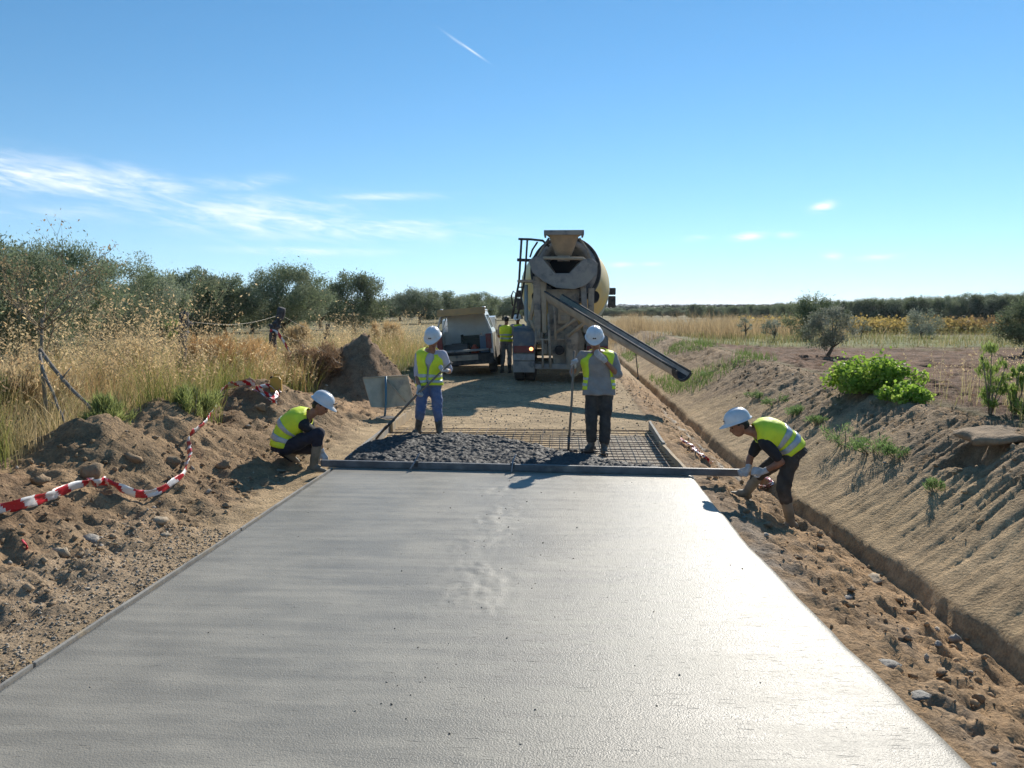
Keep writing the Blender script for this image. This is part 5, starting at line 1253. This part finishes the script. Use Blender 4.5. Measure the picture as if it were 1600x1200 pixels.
wet = link('wet_concrete', np_mesh('wet_concrete', np.stack((WX, WY, np.maximum(WZ, -.13)), -1).reshape(-1, 3), F), M_WET)
tag(wet, 'lumpy dark grey wet concrete heaped between the screed bar and the steel mesh', 'concrete', None, 'stuff')
# blobs of concrete lying on the heap edge
def clod_shapes(k, seed, sub=1):
    out = []; g = np.random.default_rng(seed)
    bm = bmesh.new(); bmesh.ops.create_icosphere(bm, subdivisions=sub, radius=1); bm.verts.ensure_lookup_table()
    V0 = np.array([v.co[:] for v in bm.verts]); F0 = np.array([[v.index for v in f.verts] for f in bm.faces]); bm.free()
    for i in range(k):
        ph = g.uniform(0, 9, 3); d = 1 + .30 * np.sin(V0[:, 0] * 2.3 + ph[0]) * np.cos(V0[:, 1] * 2.7 + ph[1]) + .22 * np.sin(V0[:, 2] * 3.9 + V0[:, 0] * 2.1 + ph[2]) + g.normal(size=len(V0)) * .10
        out.append(V0 * d[:, None] * np.array((1, g.uniform(.6, 1), g.uniform(.45, .8))))
    return out, F0
SH1, SF1 = clod_shapes(10, 1, 1); SH2, SF2 = clod_shapes(14, 2, 2)
def scatter_clods(name, x, y, r, col, m, label, cat, seed, sink=.25, zf=None, sh=SH1, sf=SF1):
    g = np.random.default_rng(seed); n = len(x); z = (zf or zg)(x, y); V = []; F = []; Cc = []; k = g.integers(0, len(sh), n); o = 0
    for j in range(len(sh)):
        q = np.nonzero(k == j)[0]
        if not len(q): continue
        a = g.uniform(0, 2 * math.pi, len(q)); ca_, sa_ = np.cos(a)[:, None], np.sin(a)[:, None]; s = sh[j]
        v = np.stack((ca_ * s[None, :, 0] - sa_ * s[None, :, 1], sa_ * s[None, :, 0] + ca_ * s[None, :, 1], np.repeat(s[None, :, 2], len(q), 0)), -1) * r[q][:, None, None]
        v += np.stack((x[q], y[q], z[q] + r[q] * sink), -1)[:, None, :]
        V.append(v.reshape(-1, 3)); F.append((sf[None] + (np.arange(len(q)) * len(s))[:, None, None] + o).reshape(-1, 3)); o += v.shape[0] * v.shape[1]
        Cc.append(np.repeat(col[q], len(s), 0))
    ob = link(name, np_mesh(name, np.concatenate(V), np.concatenate(F), np.concatenate(Cc)), m, smooth=False)
    return tag(ob, label, cat, None, 'stuff')
def earth_col(x, y): return ground_col(np.asarray(x)[:, None], np.asarray(y)[:, None])[:, 0]
g = np.random.default_rng(12)
x = g.uniform(-8, 5.2, 60000); y = 3.2 * (22 / 3.2) ** g.random(60000); dug, strip, bank, field, heap = masks(x, y)
keep = g.random(60000) < np.maximum(np.maximum(dug * (.18 + .40 * sst(-.1, .3, fbm(x * .9, y * .9, 2, 701))), bank * .22 * sst(.5, 1.6, x - gx(y))), np.maximum(strip * .15 * sst(.02, .3, x - xr(y)), heap * .7)); x, y = x[keep], y[keep]
r = .005 + .030 * g.random(len(x)) ** 5 + .0025 * np.sqrt(y) * g.random(len(x)); col = earth_col(x, y) * g.uniform(.75, 1.35, (len(x), 1))
pale = g.random(len(x)) < .06; col[pale] = np.array((.48, .42, .34)) * g.uniform(.7, 1.1, (pale.sum(), 1))
scatter_clods('soil_crumbs', x, y, r, col, MCLOD, 'small crumbs of dug earth strewn over the spoil and verges', 'soil', 13)
# gravel along the left edge of the slab and scattered on the road
x = np.concatenate((xl(np.full(5200, 5.)) - .16 - .85 * g.random(5200) ** 1.2, g.uniform(-3.4, 2.4, 2600))); y = np.concatenate((3.5 + 3.6 * g.random(5200) ** 1.3, g.uniform(12.9, 26, 2600)))
keep = (x < xl(y) - .04) | (y > 12.9); x, y = x[keep], y[keep]; r = .003 + .012 * g.random(len(x)) ** 2.5 + .003 * np.sqrt(y) * g.random(len(x)) * (y > 12)
col = np.array((.44, .375, .29)) * g.uniform(.6, 1.3, (len(x), 1)) * np.where(g.random((len(x), 1)) < .3, np.array((1.0, .85, .66)), 1)
scatter_clods('gravel', x, y, r, col, MCLOD, 'pale gravel beside the left edge of the slab', 'gravel', 14)
# crumbs of aggregate left on the slab
n = 200; x = g.uniform(-2.6, 1.45, n); y = 3.4 * (9.2 / 3.4) ** g.random(n); x[:110] = -.62 + g.normal(size=110) * .3
scatter_clods('aggregate', x, y, .002 + .006 * g.random(n) ** 3, np.array((.24, .22, .185)) * g.uniform(.5, 1.3, (n, 1)), MCLOD, 'crumbs of aggregate on the wet slab', 'aggregate', 15, zf=lambda x, y: slab_h(x, y))
# straw bits
n = 700; x = g.uniform(-6.2, -2.95, n); y = g.uniform(3.4, 11, n); a = g.uniform(0, 6.28, n); ln = g.uniform(.05, .28, n); z = zg(x, y) + .012
d = np.stack((np.cos(a), np.sin(a), g.normal(size=n) * .12), 1); s = np.stack((-np.sin(a), np.cos(a), 0 * a), 1)
V, F = quads_leaf(np.stack((x, y, z), 1), d, s, ln, np.full(n, .007)); col = np.repeat(STRAW * g.uniform(.6, 1.15, (n, 1)), 4, 0)
tag(link('straw', np_mesh('straw', V, F, col), M_GRASS, smooth=False), 'bits of dry straw lying on the earth left of the slab', 'straw', None, 'stuff')

# reinforcing mesh: every bar a part
rm = empty('rebar_mesh', (0, 11.3, -.06), 0, 'steel reinforcing mesh lying on the roadbed behind the wet concrete', 'steel mesh')
def bar(pts, r):
    b = MB(); b.tube(pts, r, 5, True); return b
long_me = bar([(0, -1.75, 0), (0, 1.75, 0)], .006).build('bar', M_REBAR, rm); cross_me = bar([(-2.10, 0, .011), (2.10, 0, .011)], .006).build('bar', M_REBAR, rm)
xs_ = np.arange(-2.66, 1.52, .15); ys_ = np.arange(-1.68, 1.76, .20)
for i, xx in enumerate(xs_):
    o = long_me if i == 0 else long_me.copy()
    if i: COL.objects.link(o); o.parent = rm
    o.location = (xx, 0, g.uniform(-.004, .010)); o.rotation_euler = (g.normal() * .004, 0, g.normal() * .004)
for i, yy in enumerate(ys_):
    o = cross_me if i == 0 else cross_me.copy()
    if i: COL.objects.link(o); o.parent = rm
    o.location = (-.58, yy, g.uniform(-.002, .010)); o.rotation_euler = (0, g.normal() * .003, g.normal() * .004)

# formwork boards
def board(a, b_, h, th, m, label, zt=.02, grp='formwork boards beside the slab'):
    a = np.array(a, float); b_ = np.array(b_, float); L_ = np.linalg.norm(b_ - a); ang = math.atan2(b_[1] - a[1], b_[0] - a[0])
    B = MB(); n = 9; v = []; gg = random.Random(int(L_ * 1000))
    for i in range(n):
        t = L_ * i / (n - 1); j = gg.uniform(-.004, .004)
        v += [(t, -th / 2 + j, -h), (t, th / 2 + j, -h), (t, th / 2 + j, gg.uniform(-.003, .003)), (t, -th / 2 + j, gg.uniform(-.003, .003))]
    f = [(i * 4 + k, i * 4 + (k + 1) % 4, i * 4 + 4 + (k + 1) % 4, i * 4 + 4 + k) for i in range(n - 1) for k in range(4)] + [(3, 2, 1, 0), (n * 4 - 4, n * 4 - 3, n * 4 - 2, n * 4 - 1)]
    B.add(v, f); o = B.build('form_board', m, None, False); o.location = (a[0], a[1], zt); o.rotation_euler = (0, math.atan2(0, 1), ang)
    return tag(o, label, 'board', grp)
def xy(px, py, z): return at_z(px, py, z)[:2]
board(xy(1015, 658, .05), xy(1037, 692, .05), .20, .035, M_TIMBERG, 'grey cement-stained formwork board at the far end of the right side', .055)
board(xy(1032, 689, .035), xy(1071, 731, .03), .18, .04, M_TIMBER, 'pale timber formwork board right of the steel mesh, touching the screed bar', .03)
board(xy(642, 641, .03), xy(612, 663, .03), .16, .04, M_TIMBER, 'short pale formwork board at the far left, behind the shovel blade', .05)
board(xy(622, 652, .02), xy(541, 717, .02), .16, .04, M_TIMBERG, 'long formwork board left of the wet concrete', .03)
yy = 9.45
for i in range(5):
    y0 = yy - 2.7; lab = ['formwork board along the left slab edge, just before the crouching man', 'formwork board along the left slab edge, second nearer than the crouching man', 'formwork board along the left slab edge, cut by the picture edge', 'formwork board outside the picture at the left', 'last formwork board behind the viewer'][i]
    if y0 > 1: board((xl(yy) + .004 - .015, yy), (xl(y0) + .004 - .015, y0 + .02), .15, .022, M_TIMBERG, lab, .004)
    yy = y0

# screed bar
c = (SL + SR) / 2; d = nrm((SR - SL) * np.array((1, 1, 0))); L_ = np.linalg.norm((SR - SL)[:2]); rz = math.atan2(d[1], d[0])
sc_ = empty('screed_bar', (c[0], c[1], .004), rz, 'long grey metal screed bar laid across the slab between the two kneeling workers', 'screed')
sc_['label'] = 'long grey metal screed bar lying across the whole slab'
b = MB(); b.box(-L_ / 2, L_ / 2, -.025, .025, 0, .082); b.build('beam', M_BEAM, sc_, bevel=.005)
for sx in (-1, 1): b = MB(); b.box(sx * (L_ / 2 + .004) - .004, sx * (L_ / 2 + .004) + .004, -.024, .024, .002, .080); b.build('end_cap', M_TOOL, sc_)
for px in (646, 801):
    p = at_z(px, 724, .10); s = float(np.dot(np.array((p[0] - c[0], p[1] - c[1])), d[:2])); b = MB()
    b.box(s - .025, s + .025, -.034, .034, .084, .10); b.box(s - .02, s + .02, .03, .04, .02, .086); b.box(s - .02, s + .02, -.04, -.03, .03, .086); cl_ = b.build('clamp', M_TOOL, sc_)
    b = MB(); b.tube([(s + .03, .06, .19), (s, 0, .12), (s - .05 if px < 700 else s, -.14, .015)], .010, 8); b.build('clamp_rod', M_ALU, cl_, True)

# rake held by the man in the middle, shovel held by the man at the left
q = J_at(11.25); a = q(897, 553, -.15); e = q(888, 706, -.06); e[2] = zg1(e[0], e[1]) + .06
rk = empty('rake', tuple(e), 0, 'long handled rake standing upright in the hand of the middle man', 'rake'); D = a - e
b = MB(); b.tube([D * .10, D * .5 + np.array((.006, 0, 0)), D * 1.03], [.017, .016, .015], 8); b.build('handle', M_HANDLE, rk, True)
b = MB(); b.tube([D * .0, D * .14], [.018, .021], 8); b.build('ferrule', M_TOOL, rk, True)
b = MB(); b.box(-.13, .13, -.012, .012, -.025, .012); hd_ = b.build('head', M_TOOL, rk, bevel=.003)
for k in range(7): b = MB(); b.tube([(-.12 + .04 * k, 0, -.02), (-.12 + .04 * k, -.02, -.09)], [.006, .003], 5); b.build('tine', M_TOOL, hd_)
q = J_at(12.15); a = q(706, 566, -.17); h2 = q(653, 615, -.17); e = q(603, 668, -.30); e[2] = max(e[2], .10)
sh_ = empty('shovel', tuple(e), 0, 'long handled shovel slanting down into the wet concrete from the left man', 'shovel'); D = a - e
b = MB(); b.tube([D * .05, h2 - e, D], [.019, .018, .016], 8); b.build('handle', M_HANDLE, sh_, True)
dd = -nrm(D); sd = nrm(np.cross(dd, (0, 0, 1))); up = np.cross(sd, dd); b = MB(); v = []
for i, (t, w_) in enumerate(((-.06, .03), (.0, .11), (.12, .125), (.22, .10), (.29, .02))):
    for k in (-1, -.5, 0, .5, 1): v.append(dd * t + sd * w_ * k + up * (.03 * k * k - .01 * i))
b.add(v, [(i * 5 + k, i * 5 + k + 1, i * 5 + 6 + k, i * 5 + 5 + k) for i in range(4) for k in range(4)]); o = b.build('blade', M_TOOL, sh_, True); o.modifiers.new('t', 'SOLIDIFY').thickness = .006
b = MB(); b.tube([dd * -.18, dd * .03], [.022, .026], 8); b.build('socket', M_TOOL, sh_, True)

# folded metal panel on a blue post (back of a road sign)
M_PANEL = mat('galvanised_panel', (.52, .45, .33), (.42, .365, .27), 4, .55, .25, c3=(.25, .225, .185), s3=2)
M_BLUEP = mat('blue_post', (.06, .20, .30), (.10, .22, .30), 8, .5)
gp = hit(603, 651); Y = gp[1]; sg_ = empty('sign_panel', tuple(gp), 0, 'folded grey metal sign panel on a blue post, seen from behind', 'sign')
Q = lambda px, py, dy: at_y(px, py, Y + dy) - gp
for nm, cs in (('panel', ((567, 590, -.28), (603, 589, .05), (605, 637, -.13), (580, 636, -.40))), ('panel', ((603, 589, .05), (637, 587, .0), (648, 632, -.08), (605, 637, -.13)))):
    b = MB(); P = [Q(*c_) for c_ in cs]; n_ = nrm(np.cross(P[1] - P[0], P[3] - P[0])); b.add([p for p in P] + [p + n_ * .012 for p in P], [(0, 1, 2, 3), (7, 6, 5, 4), (0, 4, 5, 1), (1, 5, 6, 2), (2, 6, 7, 3), (3, 7, 4, 0)]); b.build(nm, M_PANEL, sg_)
b = MB(); b.tube([Q(568, 590, -.285), Q(603, 588.5, .04), Q(638, 586.5, -.01)], .012, 6); b.build('top_edge', M_PANEL, sg_, True)
b = MB(); b.tube([(0, -.16, -.1), Q(603, 630, -.18), Q(603, 588, -.03)], .02, 10); b.build('post', M_BLUEP, sg_, True)
b = MB(); b.tube([Q(606, 594, -.03), Q(634, 628, -.14)], .013, 8); b.build('brace', M_PANEL, sg_, True)
b = MB(); b.lathe([(-.02, 0), (-.02, .24), (.03, .22), (.05, .08), (.05, 0)], (0, -.16, -.02), (0, 0, 1), 20); b.build('base', M_RUBBER, sg_, 'auto')

# jerrycan
gp = hit(433, 617); Y = gp[1] + .05; p = at_y(432, 616, Y); M_JERRY = mat('jerrycan_yellow', (.55, .32, .045), (.45, .27, .05), 5, .5)
jc = empty('jerrycan', (p[0], Y, zg1(p[0], Y) - .02), R(12), 'yellow plastic jerrycan standing on the spoil behind the heap of tape', 'jerrycan')
k = .36
jc.scale = (.78, .78, .78)
b = MB(); b.prism([(-.11, 0), (.11, 0), (.11, .26), (.06, .31), (-.05, .31), (-.11, .27)], lambda x, z: (x, -.07, z), lambda x, z: (x, .07, z)); b.build('can', M_JERRY, jc, bevel=.018)
b = MB(); b.tube([(-.04, 0, .30), (-.03, 0, .355), (.09, 0, .355), (.10, 0, .26)], .014, 8); b.build('handle', M_JERRY, jc, True)
b = MB(); b.lathe([(0, .026), (.035, .026), (.035, 0)], (-.085, 0, .285), (-.4, 0, 1), 14); b.build('cap', M_DARK, jc, 'auto')

# ------------------------------------------------------------------ barrier tape
M_TRED = mat('tape_red', (.52, .02, .035), None, rough=.35); M_TWHITE = mat('tape_white', (.78, .76, .75), None, rough=.35)
def ribbon(name, P, wid, label, group='red and white barrier tape', stripe=.17, seed=0, tilt=None, parent=None, slack=.5):
    P = np.array(P, float); g = np.random.default_rng(seed)
    seg = np.linalg.norm(np.diff(P, axis=0), axis=1); s = np.concatenate(([0], np.cumsum(seg))); n = max(8, int(s[-1] / .022)); t = np.linspace(0, s[-1], n)
    C_ = np.stack([np.interp(t, s, P[:, i]) for i in range(3)], 1)
    kk = 5; C_ = np.stack([np.convolve(np.pad(C_[:, i], kk, 'edge'), np.ones(2 * kk + 1) / (2 * kk + 1), 'valid') for i in range(3)], 1)
    d = np.gradient(C_, axis=0); d /= np.linalg.norm(d, axis=1)[:, None] + 1e-9
    side = np.cross(d, np.array((0, 0, 1.))); side /= np.linalg.norm(side, axis=1)[:, None] + 1e-9; up = np.cross(side, d)
    a = .55 + slack * 1.3 * fbm(t * .9 + seed * 5, t * 0, 3, 800 + seed) if tilt is None else tilt + slack * fbm(t * 1.2 + seed, t * 0, 3, 800 + seed)
    wv = side * np.cos(a)[:, None] + up * np.sin(a)[:, None]; nv = np.cross(d, wv)
    m = 5; V = []; wl = wid * (.85 + .3 * fbm(t * 2.2, t * 0 + 3, 2, 820 + seed))
    for j in range(m):
        q = (j / (m - 1) - .5); crump = .018 * fbm(t * 9 + j * .7, t * 0 + j * 1.3, 2, 830 + seed)
        V.append(C_ + wv * (wl * q)[:, None] + nv * (crump + .25 * wid * (q * 2) ** 2 * fbm(t * 1.7, t * 0, 2, 840 + seed))[:, None])
    V = np.stack(V, 1); ii = np.arange(n * m).reshape(n, m); F = np.stack((ii[:-1, :-1], ii[:-1, 1:], ii[1:, 1:], ii[1:, :-1]), -1).reshape(-1, 4)
    sj = (t[:-1, None] + (np.arange(m - 1)[None, :] / (m - 1)) * wid * 1.2); mi = (np.floor(sj / stripe).astype(int) % 2).ravel()
    me = np_mesh(name, V.reshape(-1, 3), F, None, mi); o = link(name, me, [M_TRED, M_TWHITE], parent); o.modifiers.new('t', 'SOLIDIFY').thickness = .0015
    return tag(o, label, 'tape', group) if label else o
def path_on_ground(pts, lift=.05):
    out = []
    for i in range(len(pts) - 1):
        a, c = np.array(pts[i], float), np.array(pts[i + 1], float)
        for t in np.linspace(0, 1, 7)[:-1]:
            h = hit(*(a + (c - a) * t)); out.append((h[0], h[1], zg1(h[0], h[1]) + lift))
    h = hit(*pts[-1]); out.append((h[0], h[1], zg1(h[0], h[1]) + lift)); return out
def lift_path(P, w=3, up=.0):
    P = np.array(P); z = P[:, 2].copy()
    for i in range(len(P)): z[i] = max(P[i, 2], P[max(0, i - w):i + w + 1, 2].mean()) + up
    P[:, 2] = z; return P
ribbon('barrier_tape', lift_path(path_on_ground([(-45, 832), (0, 813), (65, 796), (128, 770), (168, 770), (205, 785), (229, 787), (262, 774), (288, 757), (296, 725), (294, 694)], .08)), .105, 'long red and white barrier tape lying over the near spoil mounds at the left', seed=1, tilt=.95, slack=.55)
ribbon('barrier_tape', lift_path(path_on_ground([(295, 692), (318, 678), (333, 655), (345, 622), (360, 612), (385, 606), (400, 611)], .10)), .11, 'barrier tape climbing the slope from the near mounds to the heap of tape', seed=2, tilt=1.0, slack=.35)
for i, pts in enumerate(([(398, 611), (412, 618), (425, 625), (432, 634)], [(402, 615), (418, 611), (433, 610), (440, 622)], [(385, 617), (405, 622), (420, 633), (434, 640)], [(416, 613), (428, 617), (437, 629), (424, 634)])):
    ribbon('barrier_tape', np.array(path_on_ground(pts, .05)) + np.array((0, 0, .02 * i)), .075, 'loop of crumpled barrier tape in the tangle beside the jerrycan', 'tangled tape beside the jerrycan', seed=10 + i, stripe=.12, slack=1.0)
for i, (pts, lab) in enumerate((([(1060, 688), (1078, 700), (1092, 712), (1106, 724)], 'red and white tape strip on the verge just right of the pale form board'), ([(1064, 694), (1084, 702), (1098, 716), (1112, 728)], 'pinkish second tape strip beside the first on the right verge'),
        ([(1182, 756), (1196, 752), (1208, 757), (1196, 766), (1184, 762)], 'crumpled ball of red and white tape on the ground beneath the bending man'), ([(1186, 764), (1200, 768), (1210, 760), (1198, 750), (1188, 752)], 'second crumple of red tape lying in the same ball beside the bending man'),
        ([(36, 852), (41, 858), (44, 866)], 'small torn scrap of red tape on the dark earth at the left'))):
    ribbon('barrier_tape', np.array(path_on_ground(pts, .04)), .07, lab, 'scraps of barrier tape', seed=30 + i, stripe=.10 if i < 4 else .4, slack=1.2)

# ------------------------------------------------------------------ fence posts and wires
M_POST = mat('burnt_wood', (.050, .047, .048), (.11, .10, .098), 7, .9, bump=.02, bscale=16)
def gnarly(pts, rad, label, seed, knots=8):
    P = [np.array(p, float) for p in pts]; org = P[0].copy(); gg = random.Random(seed); root = empty('fence_post', tuple(org), 0, label, 'post', 'rough wooden fence posts in the dry grass'); b = MB(); n = 16; path = []; rr = []
    for i in range(n):
        t = i / (n - 1) * (len(P) - 1); k = min(int(t), len(P) - 2); path.append(P[k] + (P[k + 1] - P[k]) * (t - k) - org + np.array((gg.uniform(-.02, .02), gg.uniform(-.02, .02), 0))); rr.append(rad * (1.15 - .35 * i / n) * gg.uniform(.8, 1.2))
    b.tube(path, rr, 10); b.build('trunk', M_POST, root, True)
    for k in range(knots):
        i = gg.randrange(2, n - 1); an = gg.uniform(0, 6.28); p = path[i]; e = p + np.array((math.cos(an), math.sin(an), gg.uniform(-.2, .6))) * rad * gg.uniform(1.2, 2.2); s = MB(); s.tube([p, p + (e - p) * .6, e], [rad * .55, rad * .5, rad * .3], 7); s.build('stub', M_POST, root, True)
    return path, org
def gpost(px_top, py_top, px_b, Y, dy=0.0, mid=None):
    t = at_y(px_top, py_top, Y); bx_ = at_y(px_b, 550, Y)[0]; b0 = np.array((bx_, Y + dy, zg1(bx_, Y) - .1)); return [b0] + ([at_y(mid[0], mid[1], Y)] if mid else []) + [t]
pp = [gnarly(gpost(289, 487, 276, 15.5, .1, (284, 540)), .10, 'dark knotted log post, leftmost in the dry grass', 1, 10), gnarly(gpost(441, 481, 417, 20.5, .1, (428, 520)), .11, 'thick dark post leaning right, with barrier tape tied to it', 2, 6), gnarly(gpost(513, 506, 505, 26, 0), .09, 'short dark post half hidden behind the spoil heap', 3, 5)]
M_WIRE = mat('wire', (.30, .27, .22), None, rough=.6, metal=.4)
for lvl in (.55, .92):
    for i in range(2):
        a = pp[i][0][int(15 * lvl)] + pp[i][1]; c = pp[i + 1][0][int(15 * lvl)] + pp[i + 1][1]; b = MB(); b.tube([a + (c - a) * t - np.array((0, 0, .16 * math.sin(math.pi * t))) for t in np.linspace(0, 1, 9)], .0045, 5)
        tag(b.build('fence_wire', M_WIRE, None, True), ('upper' if lvl > .8 else 'lower') + ' sagging wire between the ' + ('knotted post and the leaning post' if i == 0 else 'leaning post and the short post'), 'wire', 'fence wires')
t0 = pp[1][0][8] + pp[1][1]
ribbon('barrier_tape', [t0 + np.array((-.1, -.14, .02)), t0 + np.array((.12, -.16, .0)), t0 + np.array((.22, -.16, -.18)), t0 + np.array((.36, -.18, -.40)), t0 + np.array((.50, -.2, -.62))], .09, 'end of barrier tape hanging from the leaning dark post', seed=50, stripe=.16, tilt=1.2)

# ------------------------------------------------------------------ stones and clods that stand out
M_STONE = mat('stone', (.46, .37, .26), (.36, .28, .19), 9, .9, bump=.012, bscale=30); M_STONEG = mat('grey_stone', (.36, .325, .28), (.27, .24, .20), 9, .9, bump=.012, bscale=30)
M_CLODB = mat('earth_clod', (.36, .25, .15), (.27, .19, .115), 9, .95, bump=.02, bscale=26); M_CLODD = mat('cement_spill', (.12, .115, .105), (.20, .18, .155), 8, .7, bump=.02, bscale=30)
def rock(name, px, py, w_px, fl, m, label, cat='stone', seed=0, asp=.7, rz=0.0, sink=.0):
    h = hit(px, py); s = w_px / FPX * np.linalg.norm(h - EYE) / 2; gg = np.random.default_rng(seed); V = SH2[seed % len(SH2)].copy()
    V = V / np.abs(V).max(0) * np.array((s, s * asp, s * fl)); V = V + gg.normal(size=V.shape) * s * .035
    o = link(name, np_mesh(name, V, SF2), m, None, False); o.location = (h[0], h[1], zg1(h[0], h[1]) + s * fl * (.35 - sink)); o.rotation_euler = (gg.uniform(-.3, .3), gg.uniform(-.3, .3), rz + gg.uniform(0, 1)); return tag(o, label, cat)
RK = [('stone', 242, 684, 16, .35, M_STONE, 'flat pale stone on the crest of the second near mound'), ('stone', 250, 817, 34, .5, M_STONE, 'large pale angular stone below the bend of the long tape'), ('stone', 258, 838, 20, .4, M_STONE, 'smaller pale stone just under the large angular one'),
      ('stone', 148, 846, 40, .35, M_STONEG, 'grey flat slab of stone on dark earth at the left'), ('stone', 98, 868, 30, .6, M_STONE, 'tan pointed stone left of the grey flat slab'), ('clod', 147, 742, 44, .6, M_CLODB, 'big earth clod in shadow on the first near mound'),
      ('clod', 350, 730, 30, .7, M_CLODB, 'upright earth clod midway between tape and crouching man'), ('clod', 352, 793, 16, .7, M_CLODB, 'round lone clod on the sandy shoulder below the tape'), ('clod', 268, 727, 34, .6, M_CLODB, 'dark clod left of the hanging stretch of tape'),
      ('clod', 408, 640, 24, .6, M_CLODB, 'clod under the tangle of tape'), ('stone', 387, 668, 13, .5, M_STONEG, 'pale little stone above the crouching man on the slope'), ('clod', 392, 602, 22, .8, M_CLODB, 'rounded clod on top of the spoil left of the jerrycan'),
      ('clod', 208, 720, 30, .5, M_CLODB, 'broad clod on the slope of the second mound'), ('clod', 62, 755, 36, .5, M_CLODB, 'broad clod at the far left above the tape'), ('stone', 438, 738, 20, .35, M_STONE, 'flat stone in front of the crouching man, beside his boot'),
      ('clod', 1283, 858, 30, .6, M_CLODB, 'earth clod beside the ditch, beyond the bending man'), ('clod', 1246, 874, 26, .6, M_CLODB, 'earth clod closer to the slab, below the bending man'), ('clod', 1424, 960, 24, .7, M_CLODB, 'round clod close to the ditch at the right'),
      ('stone', 1492, 1002, 34, .6, M_STONEG, 'grey stone lying in the ditch at the right'), ('stone', 1466, 1008, 26, .5, M_STONEG, 'second lighter grey stone left of the first in the ditch'), ('stone', 1366, 905, 56, .2, M_STONE, 'long flat tan stone near the ditch'),
      ('clod', 1330, 925, 26, .6, M_CLODB, 'clod beside the long flat stone'), ('clod', 1165, 800, 22, .6, M_CLODB, 'clod under the front foot of the bending man'), ('clod', 1200, 822, 28, .5, M_CLODB, 'clod between the boots of the bending man'),
      ('cement_spill', 1388, 1040, 60, .3, M_CLODD, 'dark lump of spilt cement against the right slab edge'), ('cement_spill', 1436, 1090, 64, .25, M_CLODD, 'second dark cement lump nearer along the right slab edge'), ('cement_spill', 1325, 935, 30, .3, M_STONEG, 'small grey cement lump at the right slab edge'),
      ('clod', 1528, 1095, 46, .5, M_CLODB, 'large near clod at the right picture edge'), ('clod', 1470, 1052, 34, .5, M_CLODB, 'clod between the cement lumps and the ditch stones')]
for i, (nm, px, py, w_, fl, m, lab) in enumerate(RK): rock(nm, px, py, w_ * (.62 if px > 1150 else .85), fl * (.7 if nm == 'cement_spill' else 1), m, lab, {'cement_spill': 'cement'}.get(nm, nm), i + 1)
# overhanging slab of hard earth on the crest of the cut bank
h = at_y(1535, 652, 8.9); b = MB(); nx_, ny_ = 22, 12; gg = np.random.default_rng(77); v = []
for lay in (0, 1):
    for j in range(ny_):
        for i in range(nx_):
            u, w_ = i / (nx_ - 1) * 2 - 1, j / (ny_ - 1) * 2 - 1; rr_ = min(1, (1.16 - max(abs(u), abs(w_)) * .25))
            x_ = .30 * u * (1 + .10 * math.sin(w_ * 4 + 1)) ; y_ = .27 * w_ * (1 + .14 * math.sin(u * 3.3)); edge = max(0, max(abs(u), abs(w_)) - .7) / .3
            z_ = (.045 - .03 * edge ** 2 if lay == 0 else -.05 + .03 * edge ** 2) + .02 * float(fbm(x_ * 6 + lay * 9, y_ * 6, 3, 880)); v.append((y_ , x_, z_))
N = nx_ * ny_; f = [(j * nx_ + i, j * nx_ + i + 1, (j + 1) * nx_ + i + 1, (j + 1) * nx_ + i) for j in range(ny_ - 1) for i in range(nx_ - 1)]; f += [tuple(N + k for k in q_[::-1]) for q_ in f]
per = [i for i in range(nx_)] + [j * nx_ + nx_ - 1 for j in range(1, ny_)] + [(ny_ - 1) * nx_ + i for i in range(nx_ - 2, -1, -1)] + [j * nx_ for j in range(ny_ - 2, 0, -1)]
f += [(per[k], N + per[k], N + per[(k + 1) % len(per)], per[(k + 1) % len(per)]) for k in range(len(per))]
b.add(v, f); o = b.build('earth_slab', M_CLODB, None, True); o.location = (4.62, 8.80, zg1(4.9, 8.80) - .035); o.rotation_euler = (R(4), R(-6), R(-8)); tag(o, 'slab of hard earth overhanging the crest of the cut bank, dark underneath', 'earth slab')
# ------------------------------------------------------------------ air
b = MB(); b.box(-14500, 14500, -14500, 14500, -25, 60)
hz = b.build('haze', None)
hm = bpy.data.materials.new('haze_air'); hm.use_nodes = True; ht = NT(hm.node_tree); ht.n.clear()
pv = ht.node('ShaderNodeVolumePrincipled'); pv.inputs['Color'].default_value = (.86, .92, 1.0, 1); pv.inputs['Density'].default_value = 0.00016; pv.inputs['Anisotropy'].default_value = .35
ho = ht.node('ShaderNodeOutputMaterial'); ht.l.new(pv.outputs[0], ho.inputs['Volume'])
hz.data.materials.clear(); hz.data.materials.append(hm)
tag(hz, 'thin summer haze in the air', 'haze', None, 'stuff')
